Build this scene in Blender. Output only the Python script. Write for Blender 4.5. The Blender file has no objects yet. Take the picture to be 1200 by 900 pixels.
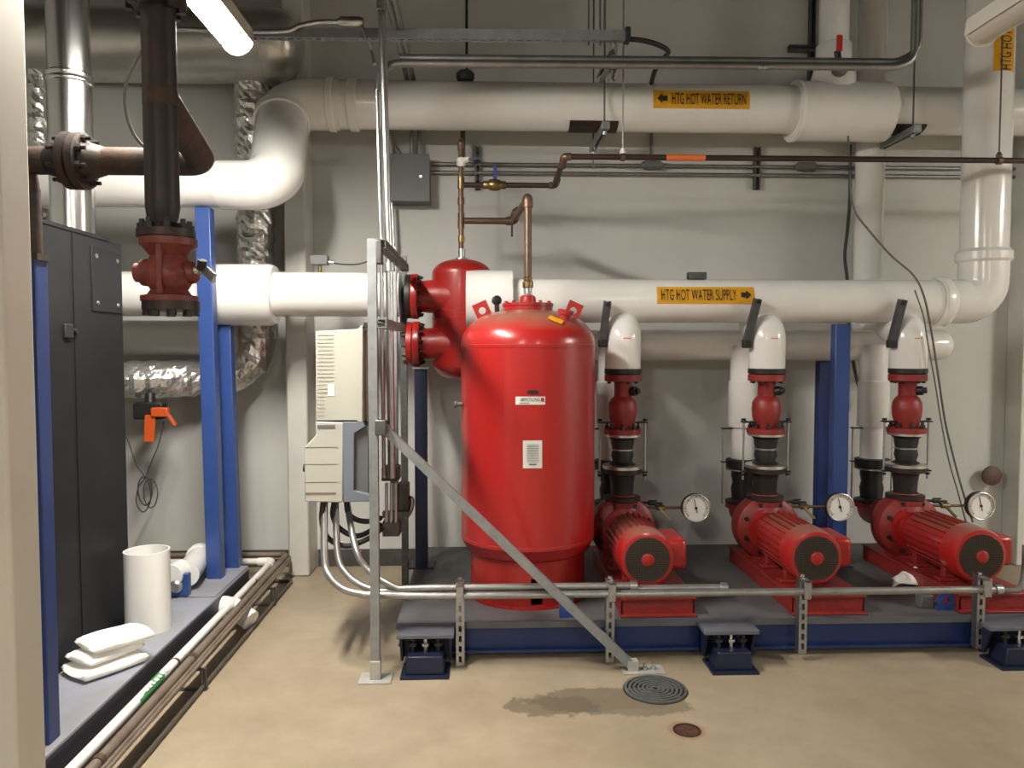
import bpy, bmesh, math, random
from mathutils import Vector, Matrix
random.seed(7)
PI = math.pi
SC = bpy.context.scene
COL = SC.collection
V = Vector

# ------------------------------------------------------------------ camera
CAMH = 1.55
YAW, PITCH, F = math.radians(2.04), math.radians(-2.67), 900.0
_f = V((math.sin(YAW)*math.cos(PITCH), math.cos(YAW)*math.cos(PITCH), math.sin(PITCH)))
_r = V((math.cos(YAW), -math.sin(YAW), 0))
_u = _r.cross(_f)
cam = bpy.data.cameras.new('camera'); cam.lens = 27.0; cam.sensor_width = 36.0
cam.clip_start = 0.05
camo = bpy.data.objects.new('camera', cam); COL.objects.link(camo)
camo.location = (0, 0, CAMH); camo.rotation_euler = (PI/2 + PITCH, 0, -YAW)
SC.camera = camo

def ray(px, py): return _f*F + _r*(px-600) + _u*(450-py)
def P(px, py, Y):                      # photograph pixel -> point at depth Y
    d = ray(px, py); return V((0, 0, CAMH)) + d*(Y/d.y)
def G(px, py, z=0.0):                  # photograph pixel -> point at height z
    d = ray(px, py); return V((0, 0, CAMH)) + d*((z-CAMH)/d.z)
def X(px, Y, py=450): return P(px, py, Y).x
def Z(py, Y, px=600): return P(px, py, Y).z
def R(px, Y): return px*Y/F

# ------------------------------------------------------------------ mesh builder
def frame_of(d):
    d = d.normalized()
    a = V((0, 0, 1)) if abs(d.z) < 0.9 else V((1, 0, 0))
    s = d.cross(a).normalized()
    return s, s.cross(d).normalized()

class M:
    def __init__(s): s.v, s.f = [], []
    def add(s, vs, fs):
        b = len(s.v); s.v += [tuple(x) for x in vs]; s.f += [tuple(b+i for i in f) for f in fs]; return s
    def box(s, c, size, rot=None):
        c = V(c); h = V(size)/2; vs = []
        for x in (-1, 1):
            for y in (-1, 1):
                for z in (-1, 1):
                    p = V((x*h.x, y*h.y, z*h.z))
                    if rot: p = rot @ p
                    vs.append(c+p)
        return s.add(vs, [(0,1,3,2),(4,6,7,5),(0,4,5,1),(2,3,7,6),(0,2,6,4),(1,5,7,3)])
    def bb(s, a, b):
        a, b = V(a), V(b); return s.box((a+b)/2, (abs(b.x-a.x), abs(b.y-a.y), abs(b.z-a.z)))
    def bar(s, p0, p1, w, h, side=None):
        p0, p1 = V(p0), V(p1); d = (p1-p0)
        if side is None: a, b = frame_of(d)
        else:
            a = V(side).normalized(); b = a.cross(d.normalized()).normalized()
        vs = []
        for p in (p0, p1):
            for i, j in ((-1,-1),(1,-1),(1,1),(-1,1)): vs.append(p + a*(i*w/2) + b*(j*h/2))
        return s.add(vs, [(3,2,1,0),(4,5,6,7),(0,1,5,4),(1,2,6,5),(2,3,7,6),(3,0,4,7)])
    def tube(s, pts, r, n=20, caps=True, jit=0.0, closed=False):
        pts = [V(p) for p in pts]; k = len(pts)
        rs = r if isinstance(r, (list, tuple)) else [r]*k
        tang = []
        for i in range(k):
            if closed: t = (pts[(i+1) % k]-pts[i-1])
            elif i == 0: t = pts[1]-pts[0]
            elif i == k-1: t = pts[-1]-pts[-2]
            else: t = (pts[i]-pts[i-1]).normalized() + (pts[i+1]-pts[i]).normalized()
            tang.append(t.normalized())
        a, b = frame_of(tang[0]); vs = []
        for i in range(k):
            if i:
                ax = tang[i-1].cross(tang[i])
                if ax.length > 1e-7:
                    q = Matrix.Rotation(tang[i-1].angle(tang[i]), 3, ax.normalized())
                    a = q @ a; b = q @ b
            for j in range(n):
                t = 2*PI*j/n; rr = rs[i]*(1+random.uniform(-jit, jit))
                vs.append(pts[i] + a*(math.cos(t)*rr) + b*(math.sin(t)*rr))
        fs = []
        for i in range(k if closed else k-1):
            o, o2 = i*n, ((i+1) % k)*n
            for j in range(n): fs.append((o+j, o+(j+1) % n, o2+(j+1) % n, o2+j))
        if caps and not closed:
            fs.append(tuple(range(n-1, -1, -1))); fs.append(tuple((k-1)*n+j for j in range(n)))
        return s.add(vs, fs)
    def lathe(s, o, axis, prof, n=32):
        """prof: (radius, distance along axis)"""
        o, axis = V(o), V(axis).normalized(); a, b = frame_of(axis); vs = []
        for r, h in prof:
            for j in range(n):
                t = 2*PI*j/n; vs.append(o + axis*h + a*(math.cos(t)*max(r, 1e-4)) + b*(math.sin(t)*max(r, 1e-4)))
        fs = []; k = len(prof)
        for i in range(k-1):
            for j in range(n): fs.append((i*n+j, i*n+(j+1) % n, (i+1)*n+(j+1) % n, (i+1)*n+j))
        fs.append(tuple(range(n-1, -1, -1))); fs.append(tuple((k-1)*n+j for j in range(n)))
        return s.add(vs, fs)
    def prism(s, poly, o, ex, ey, ez, h):
        """polygon (x,y) in the plane ex,ey at o, extruded by h along ez"""
        o, ex, ey, ez = V(o), V(ex), V(ey), V(ez); n = len(poly)
        vs = [o+ex*x+ey*y for x, y in poly] + [o+ex*x+ey*y+ez*h for x, y in poly]
        fs = [tuple(range(n-1, -1, -1)), tuple(range(n, 2*n))]
        for i in range(n): fs.append((i, (i+1) % n, n+(i+1) % n, n+i))
        return s.add(vs, fs)
    def ring(s, o, axis, r0, r1, h, n=32):
        """flat annular plate"""
        o, axis = V(o), V(axis).normalized(); a, b = frame_of(axis); vs = []
        for r, hh in ((r0, 0), (r1, 0), (r1, h), (r0, h)):
            for j in range(n):
                t = 2*PI*j/n; vs.append(o+axis*hh+a*(math.cos(t)*r)+b*(math.sin(t)*r))
        fs = []
        for i in range(4):
            for j in range(n): fs.append((i*n+j, i*n+(j+1) % n, ((i+1) % 4)*n+(j+1) % n, ((i+1) % 4)*n+j))
        return s.add(vs, fs)
    def ball(s, c, r, n=16, sz=(1,1,1)):
        prof = [(r*math.sin(PI*i/10), -r*math.cos(PI*i/10)) for i in range(11)]
        m = M().lathe((0,0,0), (0,0,1), prof, n)
        return s.add([V(c)+V((x*sz[0], y*sz[1], z*sz[2])) for x, y, z in m.v], m.f)
    def strut(s, p0, p1, open_dir, w=0.041, d=0.041, t=0.004, slots=True):
        """slotted steel channel, open towards open_dir"""
        p0, p1 = V(p0), V(p1); L = (p1-p0).length; e = (p1-p0)/L
        o = V(open_dir); o = (o - e*o.dot(e)).normalized(); a = e.cross(o)
        def seg(t0, t1, x0, x1, y0, y1):
            s.add([p0+e*T+a*x+o*y for T in (t0, t1) for x, y in ((x0,y0),(x1,y0),(x1,y1),(x0,y1))],
                  [(3,2,1,0),(4,5,6,7),(0,1,5,4),(1,2,6,5),(2,3,7,6),(3,0,4,7)])
        h = d/2
        seg(0, L, -w/2, -w/2+t, -h, h); seg(0, L, w/2-t, w/2, -h, h)
        seg(0, L, -w/2+t, -w/2+t+.007, h-t, h); seg(0, L, w/2-t-.007, w/2-t, h-t, h)
        if slots:
            seg(0, L, -w/2+t, -.007, -h, -h+t); seg(0, L, .007, w/2-t, -h, -h+t)
            T = 0.0
            while T < L:
                seg(T, min(T+.02, L), -.007, .007, -h, -h+t); T += .05
        else: seg(0, L, -w/2+t, w/2-t, -h, -h+t)
        return s

def bend(pts, rad, seg=8):
    """polyline with its corners rounded"""
    pts = [V(p) for p in pts]; out = [pts[0]]
    for i in range(1, len(pts)-1):
        r = rad[i-1] if isinstance(rad, (list, tuple)) else rad
        d0 = (pts[i-1]-pts[i]).normalized(); d1 = (pts[i+1]-pts[i]).normalized()
        ang = d0.angle(d1)
        if ang > PI-0.02: out.append(pts[i]); continue
        tl = r/math.tan(ang/2)
        tl = min(tl, (pts[i-1]-pts[i]).length*.499, (pts[i+1]-pts[i]).length*.499); r = tl*math.tan(ang/2)
        c = pts[i] + (d0+d1).normalized()*(r/math.sin(ang/2))
        v0 = pts[i]+d0*tl-c; v1 = pts[i]+d1*tl-c; th = v0.angle(v1); ax = v0.cross(v1).normalized()
        for k in range(seg+1): out.append(c + Matrix.Rotation(th*k/seg, 3, ax) @ v0)
    out.append(pts[-1]); return out

def spline(pts, n=10):
    pts = [V(p) for p in pts]; q = [pts[0]*2-pts[1]] + pts + [pts[-1]*2-pts[-2]]; out = []
    for i in range(1, len(q)-2):
        for k in range(n):
            t = k/n; p0, p1, p2, p3 = q[i-1:i+3]
            out.append(.5*((2*p1)+(p2-p0)*t+(2*p0-5*p1+4*p2-p3)*t*t+(3*p1-p0-3*p2+p3)*t**3))
    out.append(pts[-1]); return out

# ------------------------------------------------------------------ objects
WORLD_LOC = {}
def link(name, me, parent=None, loc=(0,0,0)):
    o = bpy.data.objects.new(name, me); COL.objects.link(o)
    if parent is not None:
        o.parent = parent; o.location = V(loc) - WORLD_LOC[parent]
    else: o.location = loc
    WORLD_LOC[o] = V(loc); return o
def tag(o, label, cat, group=None):
    o['label'] = label; o['category'] = cat
    if group: o['group'] = group
    return o
def T(name, label, cat, loc, group=None):
    return tag(link(name, None, None, loc), label, cat, group)
def O(name, m, mat, parent=None, bev=0, loc=None, ang=38, flat=False, label=None):
    """one mesh object; geometry is given in world coordinates"""
    if loc is None:
        xs, ys, zs = zip(*m.v); loc = ((min(xs)+max(xs))/2, (min(ys)+max(ys))/2, min(zs))
    loc = V(loc); me = bpy.data.meshes.new(name)
    me.from_pydata([tuple(V(p)-loc) for p in m.v], [], m.f)
    bm = bmesh.new(); bm.from_mesh(me); bmesh.ops.recalc_face_normals(bm, faces=bm.faces); bm.to_mesh(me); bm.free()
    if not flat:
        me.polygons.foreach_set('use_smooth', [True]*len(me.polygons)); me.set_sharp_from_angle(angle=math.radians(ang))
    me.materials.append(mat); o = link(name, me, parent, loc)
    if bev:
        b = o.modifiers.new('bevel', 'BEVEL'); b.width = bev; b.segments = 2; b.limit_method = 'ANGLE'; b.angle_limit = math.radians(40)
        b.harden_normals = False
    if label: o['label'] = label
    return o
def S(name, m, mat, **k):
    o = O(name, m, mat, None, loc=(0,0,0), **k); o['kind'] = 'structure'; return o
def dup(root, delta, label=None):
    r = root.copy(); COL.objects.link(r); r.location = root.location + V(delta)
    if label: r['label'] = label
    for ch in list(root.children):
        c = ch.copy(); COL.objects.link(c); c.parent = r
        for g in list(ch.children):
            d = g.copy(); COL.objects.link(d); d.parent = c
    return r

def hexbolt(p, axis, r, h, shank=0):
    m = M(); m.lathe(p, axis, [(r, 0), (r, h)], 6)
    if shank: m.lathe(V(p)+V(axis).normalized()*h, axis, [(r*.55, 0), (r*.55, shank)], 10)
    return m
def bolts(parent, c, axis, rad, n, r, h, mat, shank=0, ph=0.0, name='bolt', both=None):
    """bolts round a flange, each a part of its own"""
    axis = V(axis).normalized(); a, b = frame_of(axis); first = None
    for k in range(n):
        t = ph + 2*PI*k/n; off = a*(math.cos(t)*rad) + b*(math.sin(t)*rad); p = V(c)+off
        if first is None:
            m = hexbolt(p, axis, r, h, shank)
            if both: m.lathe(p-axis*both, -axis, [(r, 0), (r, h)], 6); m.lathe(p-axis*(both+h), -axis, [(r*.55, 0), (r*.55, shank)], 10)
            first = O(name, m, mat, parent, loc=p); p0 = p
        else:
            o = first.copy(); COL.objects.link(o); o.parent = parent; o.location = first.location + (p-p0)

def text_mesh(s, w, h):
    """flat lettering scaled to w x h, centred on the origin, in the xy plane"""
    cu = bpy.data.curves.new('txt', 'FONT'); cu.body = s; cu.resolution_u = 3; cu.fill_mode = 'FRONT'
    o = bpy.data.objects.new('txt', cu); COL.objects.link(o)
    dg = bpy.context.evaluated_depsgraph_get(); dg.update()
    me = bpy.data.meshes.new_from_object(o.evaluated_get(dg))
    vs = [v.co.copy() for v in me.vertices]; fs = [tuple(p.vertices) for p in me.polygons]
    bpy.data.objects.remove(o); bpy.data.curves.remove(cu); bpy.data.meshes.remove(me)
    x0, x1 = min(v.x for v in vs), max(v.x for v in vs); y0, y1 = min(v.y for v in vs), max(v.y for v in vs)
    return [((v.x-(x0+x1)/2)*w/(x1-x0), (v.y-(y0+y1)/2)*h/(y1-y0)) for v in vs], fs
def patch(m, w, h, to, nx=2, ny=10):
    vs = [to(-w/2+w*i/nx, -h/2+h*j/ny) for i in range(nx+1) for j in range(ny+1)]
    fs = [(i*(ny+1)+j, (i+1)*(ny+1)+j, (i+1)*(ny+1)+j+1, i*(ny+1)+j+1) for i in range(nx) for j in range(ny)]
    return m.add(vs, fs)

# ------------------------------------------------------------------ materials
def mat(name, col, rough=.5, metal=0.0, col2=None, scale=6.0, lo=.35, hi=.65, bump=0.0, bscale=60.0, emit=0.0, coat=0.0, detail=5.0, spec=None, stretch=None):
    m = bpy.data.materials.new(name); m.use_nodes = True; nt = m.node_tree; N = nt.nodes; b = N['Principled BSDF']
    b.inputs['Base Color'].default_value = (*col, 1); b.inputs['Roughness'].default_value = rough; b.inputs['Metallic'].default_value = metal
    if coat: b.inputs['Coat Weight'].default_value = coat; b.inputs['Coat Roughness'].default_value = .15
    if spec is not None: b.inputs['Specular IOR Level'].default_value = spec
    if emit: b.inputs['Emission Color'].default_value = (*col, 1); b.inputs['Emission Strength'].default_value = emit
    if col2 or bump:
        tc = N.new('ShaderNodeTexCoord'); src = tc.outputs['Object']
        if stretch:
            mp = N.new('ShaderNodeMapping'); mp.inputs['Scale'].default_value = stretch; nt.links.new(src, mp.inputs['Vector']); src = mp.outputs['Vector']
    if col2:
        n = N.new('ShaderNodeTexNoise'); n.inputs['Scale'].default_value = scale; n.inputs['Detail'].default_value = detail; n.inputs['Roughness'].default_value = .6
        nt.links.new(src, n.inputs['Vector'])
        r = N.new('ShaderNodeValToRGB'); r.color_ramp.elements[0].position = lo; r.color_ramp.elements[1].position = hi
        r.color_ramp.elements[0].color = (*col, 1); r.color_ramp.elements[1].color = (*col2, 1)
        nt.links.new(n.outputs['Fac'], r.inputs['Fac']); nt.links.new(r.outputs['Color'], b.inputs['Base Color'])
    if bump:
        n2 = N.new('ShaderNodeTexNoise'); n2.inputs['Scale'].default_value = bscale; n2.inputs['Detail'].default_value = 4
        nt.links.new(src, n2.inputs['Vector'])
        bp = N.new('ShaderNodeBump'); bp.inputs['Strength'].default_value = bump; bp.inputs['Distance'].default_value = .01
        nt.links.new(n2.outputs['Fac'], bp.inputs['Height']); nt.links.new(bp.outputs['Normal'], b.inputs['Normal'])
    return m

WALLC = mat('wall paint', (.59,.59,.56), .7, col2=(.54,.54,.51), scale=1.6, bump=.05, bscale=120)
CEILC = mat('ceiling paint', (.07,.066,.06), .85, col2=(.055,.052,.047), scale=3)
COLC = mat('column paint', (.64,.63,.59), .5, col2=(.59,.58,.54), scale=4)
BASEC = mat('rubber base', (.045,.042,.038), .6, col2=(.07,.065,.06), scale=8)
INS = mat('white pipe jacket', (.80,.79,.765), .2, col2=(.74,.73,.70), scale=3.5, coat=.3)
INSB = mat('white jacket band', (.82,.81,.785), .22, col2=(.77,.76,.73), scale=5)
RED = mat('red enamel', (.36,.014,.012), .36, col2=(.30,.012,.010), scale=5, coat=.3)
REDM = mat('red cast iron paint', (.27,.022,.018), .45, col2=(.18,.015,.012), scale=9, bump=.15, bscale=90)
REDD = mat('dull red valve paint', (.20,.035,.026), .5, col2=(.12,.022,.018), scale=14, bump=.2, bscale=70)
BLUE = mat('blue enamel', (.03,.068,.24), .35, col2=(.026,.06,.21), scale=6, coat=.2)
NAVY = mat('navy enamel', (.014,.032,.125), .42, col2=(.02,.042,.15), scale=5)
NAVYD = mat('dark navy isolator paint', (.006,.010,.032), .45, col2=(.009,.015,.042), scale=8)
DECK = mat('grey painted deck plate', (.115,.115,.125), .5, col2=(.075,.073,.075), scale=2.6, lo=.3, hi=.7, bump=.08, bscale=40)
DECKL = mat('blue grey deck plate', (.27,.29,.36), .45, col2=(.235,.225,.225), scale=3, lo=.3, hi=.7)
DECKI = mat('grey blue plate paint', (.13,.14,.17), .45, col2=(.10,.105,.125), scale=6)
ZINC = mat('pale zinc plate', (.46,.45,.41), .55, .2, col2=(.38,.37,.335), scale=20)
GALV = mat('galvanized steel', (.50,.51,.51), .42, 1.0, col2=(.40,.41,.41), scale=30)
STRUT = mat('strut channel zinc', (.37,.39,.40), .5, .75, col2=(.30,.315,.325), scale=18)
STRUTD = mat('dull strut steel', (.16,.16,.155), .5, .8, col2=(.11,.11,.105), scale=18)
EMT = mat('conduit steel', (.62,.62,.61), .3, 1.0, col2=(.52,.52,.51), scale=12)
SLANT = mat('dull grey channel', (.10,.10,.11), .5, .5, col2=(.07,.07,.08), scale=14)
RAILC = mat('weathered conduit steel', (.40,.395,.375), .4, .8, col2=(.31,.305,.29), scale=12)
EMTD = mat('dull conduit steel', (.33,.325,.31), .42, .9, col2=(.26,.255,.245), scale=12)
FLUE = mat('bright stainless flue', (.66,.655,.64), .2, 1.0, bump=.04, bscale=7, stretch=(6,6,.4))
FOIL = mat('crinkled foil jacket', (.80,.79,.76), .27, .85, bump=.7, bscale=30)
FOILS = mat('smooth foil duct wrap', (.70,.68,.64), .33, .85, col2=(.60,.58,.54), scale=3, bump=.45, bscale=11)
STEEL = mat('black steel pipe', (.026,.021,.019), .5, .35, col2=(.075,.03,.018), scale=6, lo=.5, hi=.8, bump=.15, bscale=60)
RUST = mat('rusty steel pipe', (.026,.019,.016), .6, .3, col2=(.085,.042,.022), scale=7, lo=.42, hi=.75, bump=.2, bscale=60)
BLK = mat('black rubber', (.012,.012,.012), .55)
BLKP = mat('black iron', (.02,.02,.02), .45, .3)
COPPER = mat('tarnished copper', (.13,.09,.065), .45, .7, col2=(.21,.125,.08), scale=9)
BRASS = mat('brass fitting', (.30,.21,.10), .35, .9, col2=(.22,.15,.07), scale=14)
DARKP = mat('dark water pipe', (.075,.05,.04), .5, .6, col2=(.05,.035,.03), scale=4)
CABI = mat('black cabinet paint', (.008,.0083,.009), .5, col2=(.012,.0124,.0135), scale=5, bump=.03, bscale=150, spec=.3)
DRIVE = mat('cream drive cover', (.43,.42,.365), .45)
DRIVEG = mat('grey drive chassis', (.15,.17,.20), .5)
GREY = mat('grey enclosure paint', (.125,.13,.13), .5, col2=(.11,.115,.115), scale=6)
YEL = mat('yellow label vinyl', (.72,.36,.012), .5, col2=(.64,.31,.012), scale=8)
INK = mat('black ink', (.015,.013,.010), .6)
WHITE = mat('white plastic', (.80,.79,.75), .4)
PAPER = mat('white paper', (.66,.66,.62), .6)
CLOTH = mat('white insulation batt', (.86,.84,.79), .9, bump=.4, bscale=50)
ORANGE = mat('orange plastic', (.62,.10,.02), .4)
ORANGL = mat('orange label', (.75,.17,.05), .5)
GREENL = mat('green label', (.05,.25,.07), .5)
BLUEH = mat('blue handle vinyl', (.03,.045,.20), .45)
REDH = mat('red handle vinyl', (.45,.02,.02), .45)
GRAYC = mat('grey cable', (.13,.125,.115), .6)
DARKC = mat('dark grey cable', (.05,.048,.045), .6)
LAMPH = mat('white fixture enamel', (.66,.63,.55), .4)
LENSOFF = mat('unlit fixture lens', (.50,.47,.40), .5)
LENS = mat('lit fixture lens', (1.0,.945,.86), .5, emit=120.0)
TAGRED = mat('red ink', (.35,.03,.02), .5)
BRONZE = mat('gold flange edge', (.33,.21,.07), .45, .6)
SILVER = mat('silver ring', (.62,.60,.54), .35, 1.0)
KNOBC = mat('rusty knob paint', (.13,.075,.055), .6, col2=(.09,.05,.035), scale=14)
GRILL = mat('dark grille steel', (.10,.08,.06), .55, .5)

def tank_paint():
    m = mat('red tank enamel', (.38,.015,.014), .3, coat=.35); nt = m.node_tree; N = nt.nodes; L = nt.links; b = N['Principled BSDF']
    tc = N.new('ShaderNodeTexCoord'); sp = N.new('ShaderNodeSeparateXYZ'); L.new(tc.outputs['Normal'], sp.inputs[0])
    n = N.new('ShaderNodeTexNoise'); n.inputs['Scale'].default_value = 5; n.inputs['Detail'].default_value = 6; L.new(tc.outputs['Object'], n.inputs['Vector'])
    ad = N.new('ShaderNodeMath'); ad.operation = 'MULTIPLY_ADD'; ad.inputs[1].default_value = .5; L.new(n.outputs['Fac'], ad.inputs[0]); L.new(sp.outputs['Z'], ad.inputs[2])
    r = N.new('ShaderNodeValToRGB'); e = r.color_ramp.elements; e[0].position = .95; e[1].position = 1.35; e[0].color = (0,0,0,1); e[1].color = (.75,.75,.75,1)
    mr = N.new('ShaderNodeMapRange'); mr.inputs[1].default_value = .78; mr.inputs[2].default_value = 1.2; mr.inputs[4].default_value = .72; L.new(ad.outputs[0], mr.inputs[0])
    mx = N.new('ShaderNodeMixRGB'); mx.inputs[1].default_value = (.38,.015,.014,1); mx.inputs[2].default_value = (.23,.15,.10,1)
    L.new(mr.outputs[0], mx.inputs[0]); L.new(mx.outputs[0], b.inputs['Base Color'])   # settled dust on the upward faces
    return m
TANKP = tank_paint()

def floor_mat():
    m = bpy.data.materials.new('sealed concrete'); m.use_nodes = True; nt = m.node_tree; N = nt.nodes; L = nt.links; b = N['Principled BSDF']
    tc = N.new('ShaderNodeTexCoord'); co = tc.outputs['Object']
    def noise(s, d=6):
        n = N.new('ShaderNodeTexNoise'); n.inputs['Scale'].default_value = s; n.inputs['Detail'].default_value = d; n.inputs['Roughness'].default_value = .62; L.new(co, n.inputs['Vector']); return n.outputs['Fac']
    def ramp(src, p0, p1, c0, c1):
        r = N.new('ShaderNodeValToRGB'); e = r.color_ramp.elements; e[0].position, e[1].position = p0, p1; e[0].color = (*c0, 1); e[1].color = (*c1, 1); L.new(src, r.inputs['Fac']); return r.outputs['Color']
    c = ramp(noise(1.3), .32, .68, (.30,.243,.165), (.41,.338,.24))
    c2 = ramp(noise(7), .35, .7, (.90,.89,.88), (1.0,1.0,1.0))
    mx = N.new('ShaderNodeMixRGB'); mx.blend_type = 'MULTIPLY'; mx.inputs[0].default_value = 1; L.new(c, mx.inputs[1]); L.new(c2, mx.inputs[2]); cur = mx.outputs[0]
    def stain(centre, rx, ry, colr, amt, wob, sc):
        nonlocal cur
        s = N.new('ShaderNodeVectorMath'); s.operation = 'SUBTRACT'; s.inputs[1].default_value = centre; L.new(co, s.inputs[0])
        d = N.new('ShaderNodeVectorMath'); d.operation = 'DIVIDE'; d.inputs[1].default_value = (rx, ry, 1); L.new(s.outputs[0], d.inputs[0])
        ln = N.new('ShaderNodeVectorMath'); ln.operation = 'LENGTH'; L.new(d.outputs[0], ln.inputs[0])
        ma = N.new('ShaderNodeMath'); ma.operation = 'MULTIPLY_ADD'; ma.inputs[1].default_value = wob; L.new(noise(sc, 8), ma.inputs[0]); L.new(ln.outputs['Value'], ma.inputs[2])
        mr = N.new('ShaderNodeMapRange'); mr.inputs[1].default_value = 1+wob*.5+.06; mr.inputs[2].default_value = 1+wob*.5-.06; mr.inputs[3].default_value = 0; mr.inputs[4].default_value = amt; L.new(ma.outputs[0], mr.inputs[0])
        q = N.new('ShaderNodeMixRGB'); L.new(mr.outputs[0], q.inputs[0]); L.new(cur, q.inputs[1]); q.inputs[2].default_value = (*colr, 1); cur = q.outputs[0]
    g = G(692, 820); stain((g.x+.02, g.y, 0), .31, .12, (.165,.135,.095), .85, 1.5, 7)
    g = G(742, 826); stain((g.x, g.y, 0), .26, .10, (.18,.15,.105), .8, 1.4, 9)
    g = G(650, 828); stain((g.x, g.y, 0), .20, .09, (.12,.10,.07), .7, 2.0, 13)
    g = G(805, 856); stain((g.x, g.y, 0), .075, .075, (.28,.17,.09), .7, .8, 18)
    L.new(cur, b.inputs['Base Color'])
    b.inputs['Roughness'].default_value = .42; b.inputs['Specular IOR Level'].default_value = .35
    return m
FLOORC = floor_mat()

# ------------------------------------------------------------------ the room
WY, XL, XR, YB, CZ = 5.45, -4.4, 7.0, -8.0, 4.7
S('floor', M().bb((XL-.1, YB-.1, -.1), (XR+.1, WY+.1, 0)), FLOORC)
S('ceiling', M().bb((XL-.1, YB-.1, CZ), (XR+.1, WY+.1, CZ+.1)), CEILC)
S('wall_back', M().bb((XL, WY, 0), (XR, WY+.1, CZ)), WALLC)
S('wall_left', M().bb((XL-.1, YB, 0), (XL, WY, CZ)), WALLC)
S('wall_right', M().bb((XR, YB, 0), (XR+.1, WY, CZ)), WALLC)
S('wall_front', M().bb((XL, YB-.1, 0), (XR, YB, CZ)), mat('bounce cutting wall paint', (.28,.27,.25), .8))  # unseen wall, its colour darkened to cut light bounced onto the back wall
PX0, PX1 = X(335, 5.2), X(360, 5.2)
S('baseboard_back', M().bb((PX1+.005, WY-.014, 0), (XR, WY, .12)).bb((XL, WY-.014, 0), (PX0-.005, WY, .12)), BASEC)
S('trim_1', M().bb((PX0, 5.2, 0), (PX1, WY, CZ)), COLC, bev=.012)                # pilaster on the back wall
CXR = X(42.5, 2.06)
S('trim_2', M().bb((CXR-.12, 1.93, 0), (CXR, 2.06, CZ)), mat('beige column paint', (.54,.505,.43), .5, col2=(.50,.465,.395), scale=5), bev=.01)          # steel column close to the camera
S('trim_3', M().bb((X(1195, 5.3), 5.28, 0), (X(1195, 5.3)+.24, WY, CZ)), COLC, bev=.008)

# ------------------------------------------------------------------ lights of the room
def fixture(label, x, y0, y1, z, lens, wirecol=None):
    t = T('strip_light', label, 'ceiling light', (x, (y0+y1)/2, z), 'strip lights hung over the plant')
    w = .075
    O('housing', M().prism([(-w, -.024), (-w+.006, -.024), (-w+.006, .0), (w-.006, 0), (w-.006, -.024), (w, -.024), (w*.86, .05), (-w*.86, .05)], (x, y0, z+.012), (1,0,0), (0,0,1), (0,1,0), y1-y0), LAMPH, t, bev=.004)
    pr = [(w*.9*math.cos(a), .062*math.sin(a)) for a in [PI+PI*i/12 for i in range(13)]]
    O('lens', M().prism(pr, (x, y0+.012, z+.012), (1,0,0), (0,0,1), (0,1,0), y1-y0-.024), lens, t, ang=50)
    for yy in (y0+.001, y1-.013):
        O('end_cap', M().prism([(w*.97*math.cos(a), .074*math.sin(a)) for a in [PI+PI*i/12 for i in range(13)]], (x, yy, z+.012), (1,0,0), (0,0,1), (0,1,0), .012), LAMPH, t, ang=50)
    for yy in (y0+.25, y1-.35):
        O('hanger_wire', M().tube([(x, yy, z+.06), (x, yy, CZ)], .003, 8), STRUTD, t)
    return t
FZ = 2.93
fixture('lit white strip light at upper left, glaring beside the dark vertical pipe', -1.11, 2.36, 3.58, FZ, LENS)
fixture('unlit white strip light at upper right in front of the white riser', X(1141, 3.35), 2.15, 3.37, FZ, LENSOFF)
fixture('lit strip light behind the camera in the left row', -1.11, -2.4, -1.18, FZ, LENS)
fixture('lit strip light out to the right of the picture', 5.7, 1.7, 2.92, FZ, LENS)
fixture('lit strip light behind the camera in the right row', 2.1, -3.6, -2.38, FZ, LENS)

# ------------------------------------------------------------------ hot water return pipe (upper white main)
RY, RRAD = 5.03, R(27, 5.03)
rz = Z(125, RY)
LY = 4.5; lz = Z(219.5, LY); lr = R(25.5, LY)
A = V((X(337, RY), RY, rz)); B = V((X(327, LY), LY, lz))
t = T('hot_water_return_pipe', 'upper white main with the yellow hot water return label and a double elbow at left', 'pipe', (A.x, RY, rz-RRAD))
O('pipe', M().tube([(X(402, RY), RY, rz), (XR-.02, RY, rz)], RRAD, 40), INS, t)
full = bend([(X(402, RY), RY, rz), A, B, (X(262, LY), LY, lz)], .25, 12)
half = len(full)//2
er = RRAD*1.06
O('upper_elbow', M().tube(full[:half], [er]*half, 40), INS, t)
nb = len(full)-half+1
O('lower_elbow', M().tube(full[half-1:], [er*1.0-(er-lr*1.08)*k/(nb-1) for k in range(nb)], 40), INS, t)
O('left_run', M().tube([(X(266, LY), LY, lz), (-3.4, LY, lz)], lr, 40), INS, t)
for x0, x1, rr in ((388, 398, 1.12), (412, 424, 1.1)):
    O('jacket_band', M().tube([(X(x0, RY), RY, rz), (X(x0+2, RY), RY, rz), (X(x1-2, RY), RY, rz), (X(x1, RY), RY, rz)], [RRAD*1.02, RRAD*rr, RRAD*rr, RRAD*1.02], 40), INSB, t)
mid = full[half-1]; dv = (full[half]-full[half-2]).normalized()
O('jacket_band', M().tube([mid-dv*.03, mid+dv*.03], er*1.08, 40), INSB, t)
sl = M().tube([(X(925, RY), RY, rz-.01), (X(1030, RY), RY, rz-.01)], R(34, RY)*.99, 44)
sleeve = O('tee_sleeve', sl, INS, t)
O('end_ring', M().tube([(X(923, RY), RY, rz-.01), (X(927, RY), RY, rz-.01)], R(34.5, RY), 44), WHITE, sleeve)
bx = X(969.5, RY)
O('branch_pipe', M().tube([(bx, RY, rz+.05), (bx, RY, CZ)], R(16.8, RY), 32), INS, t)
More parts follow.
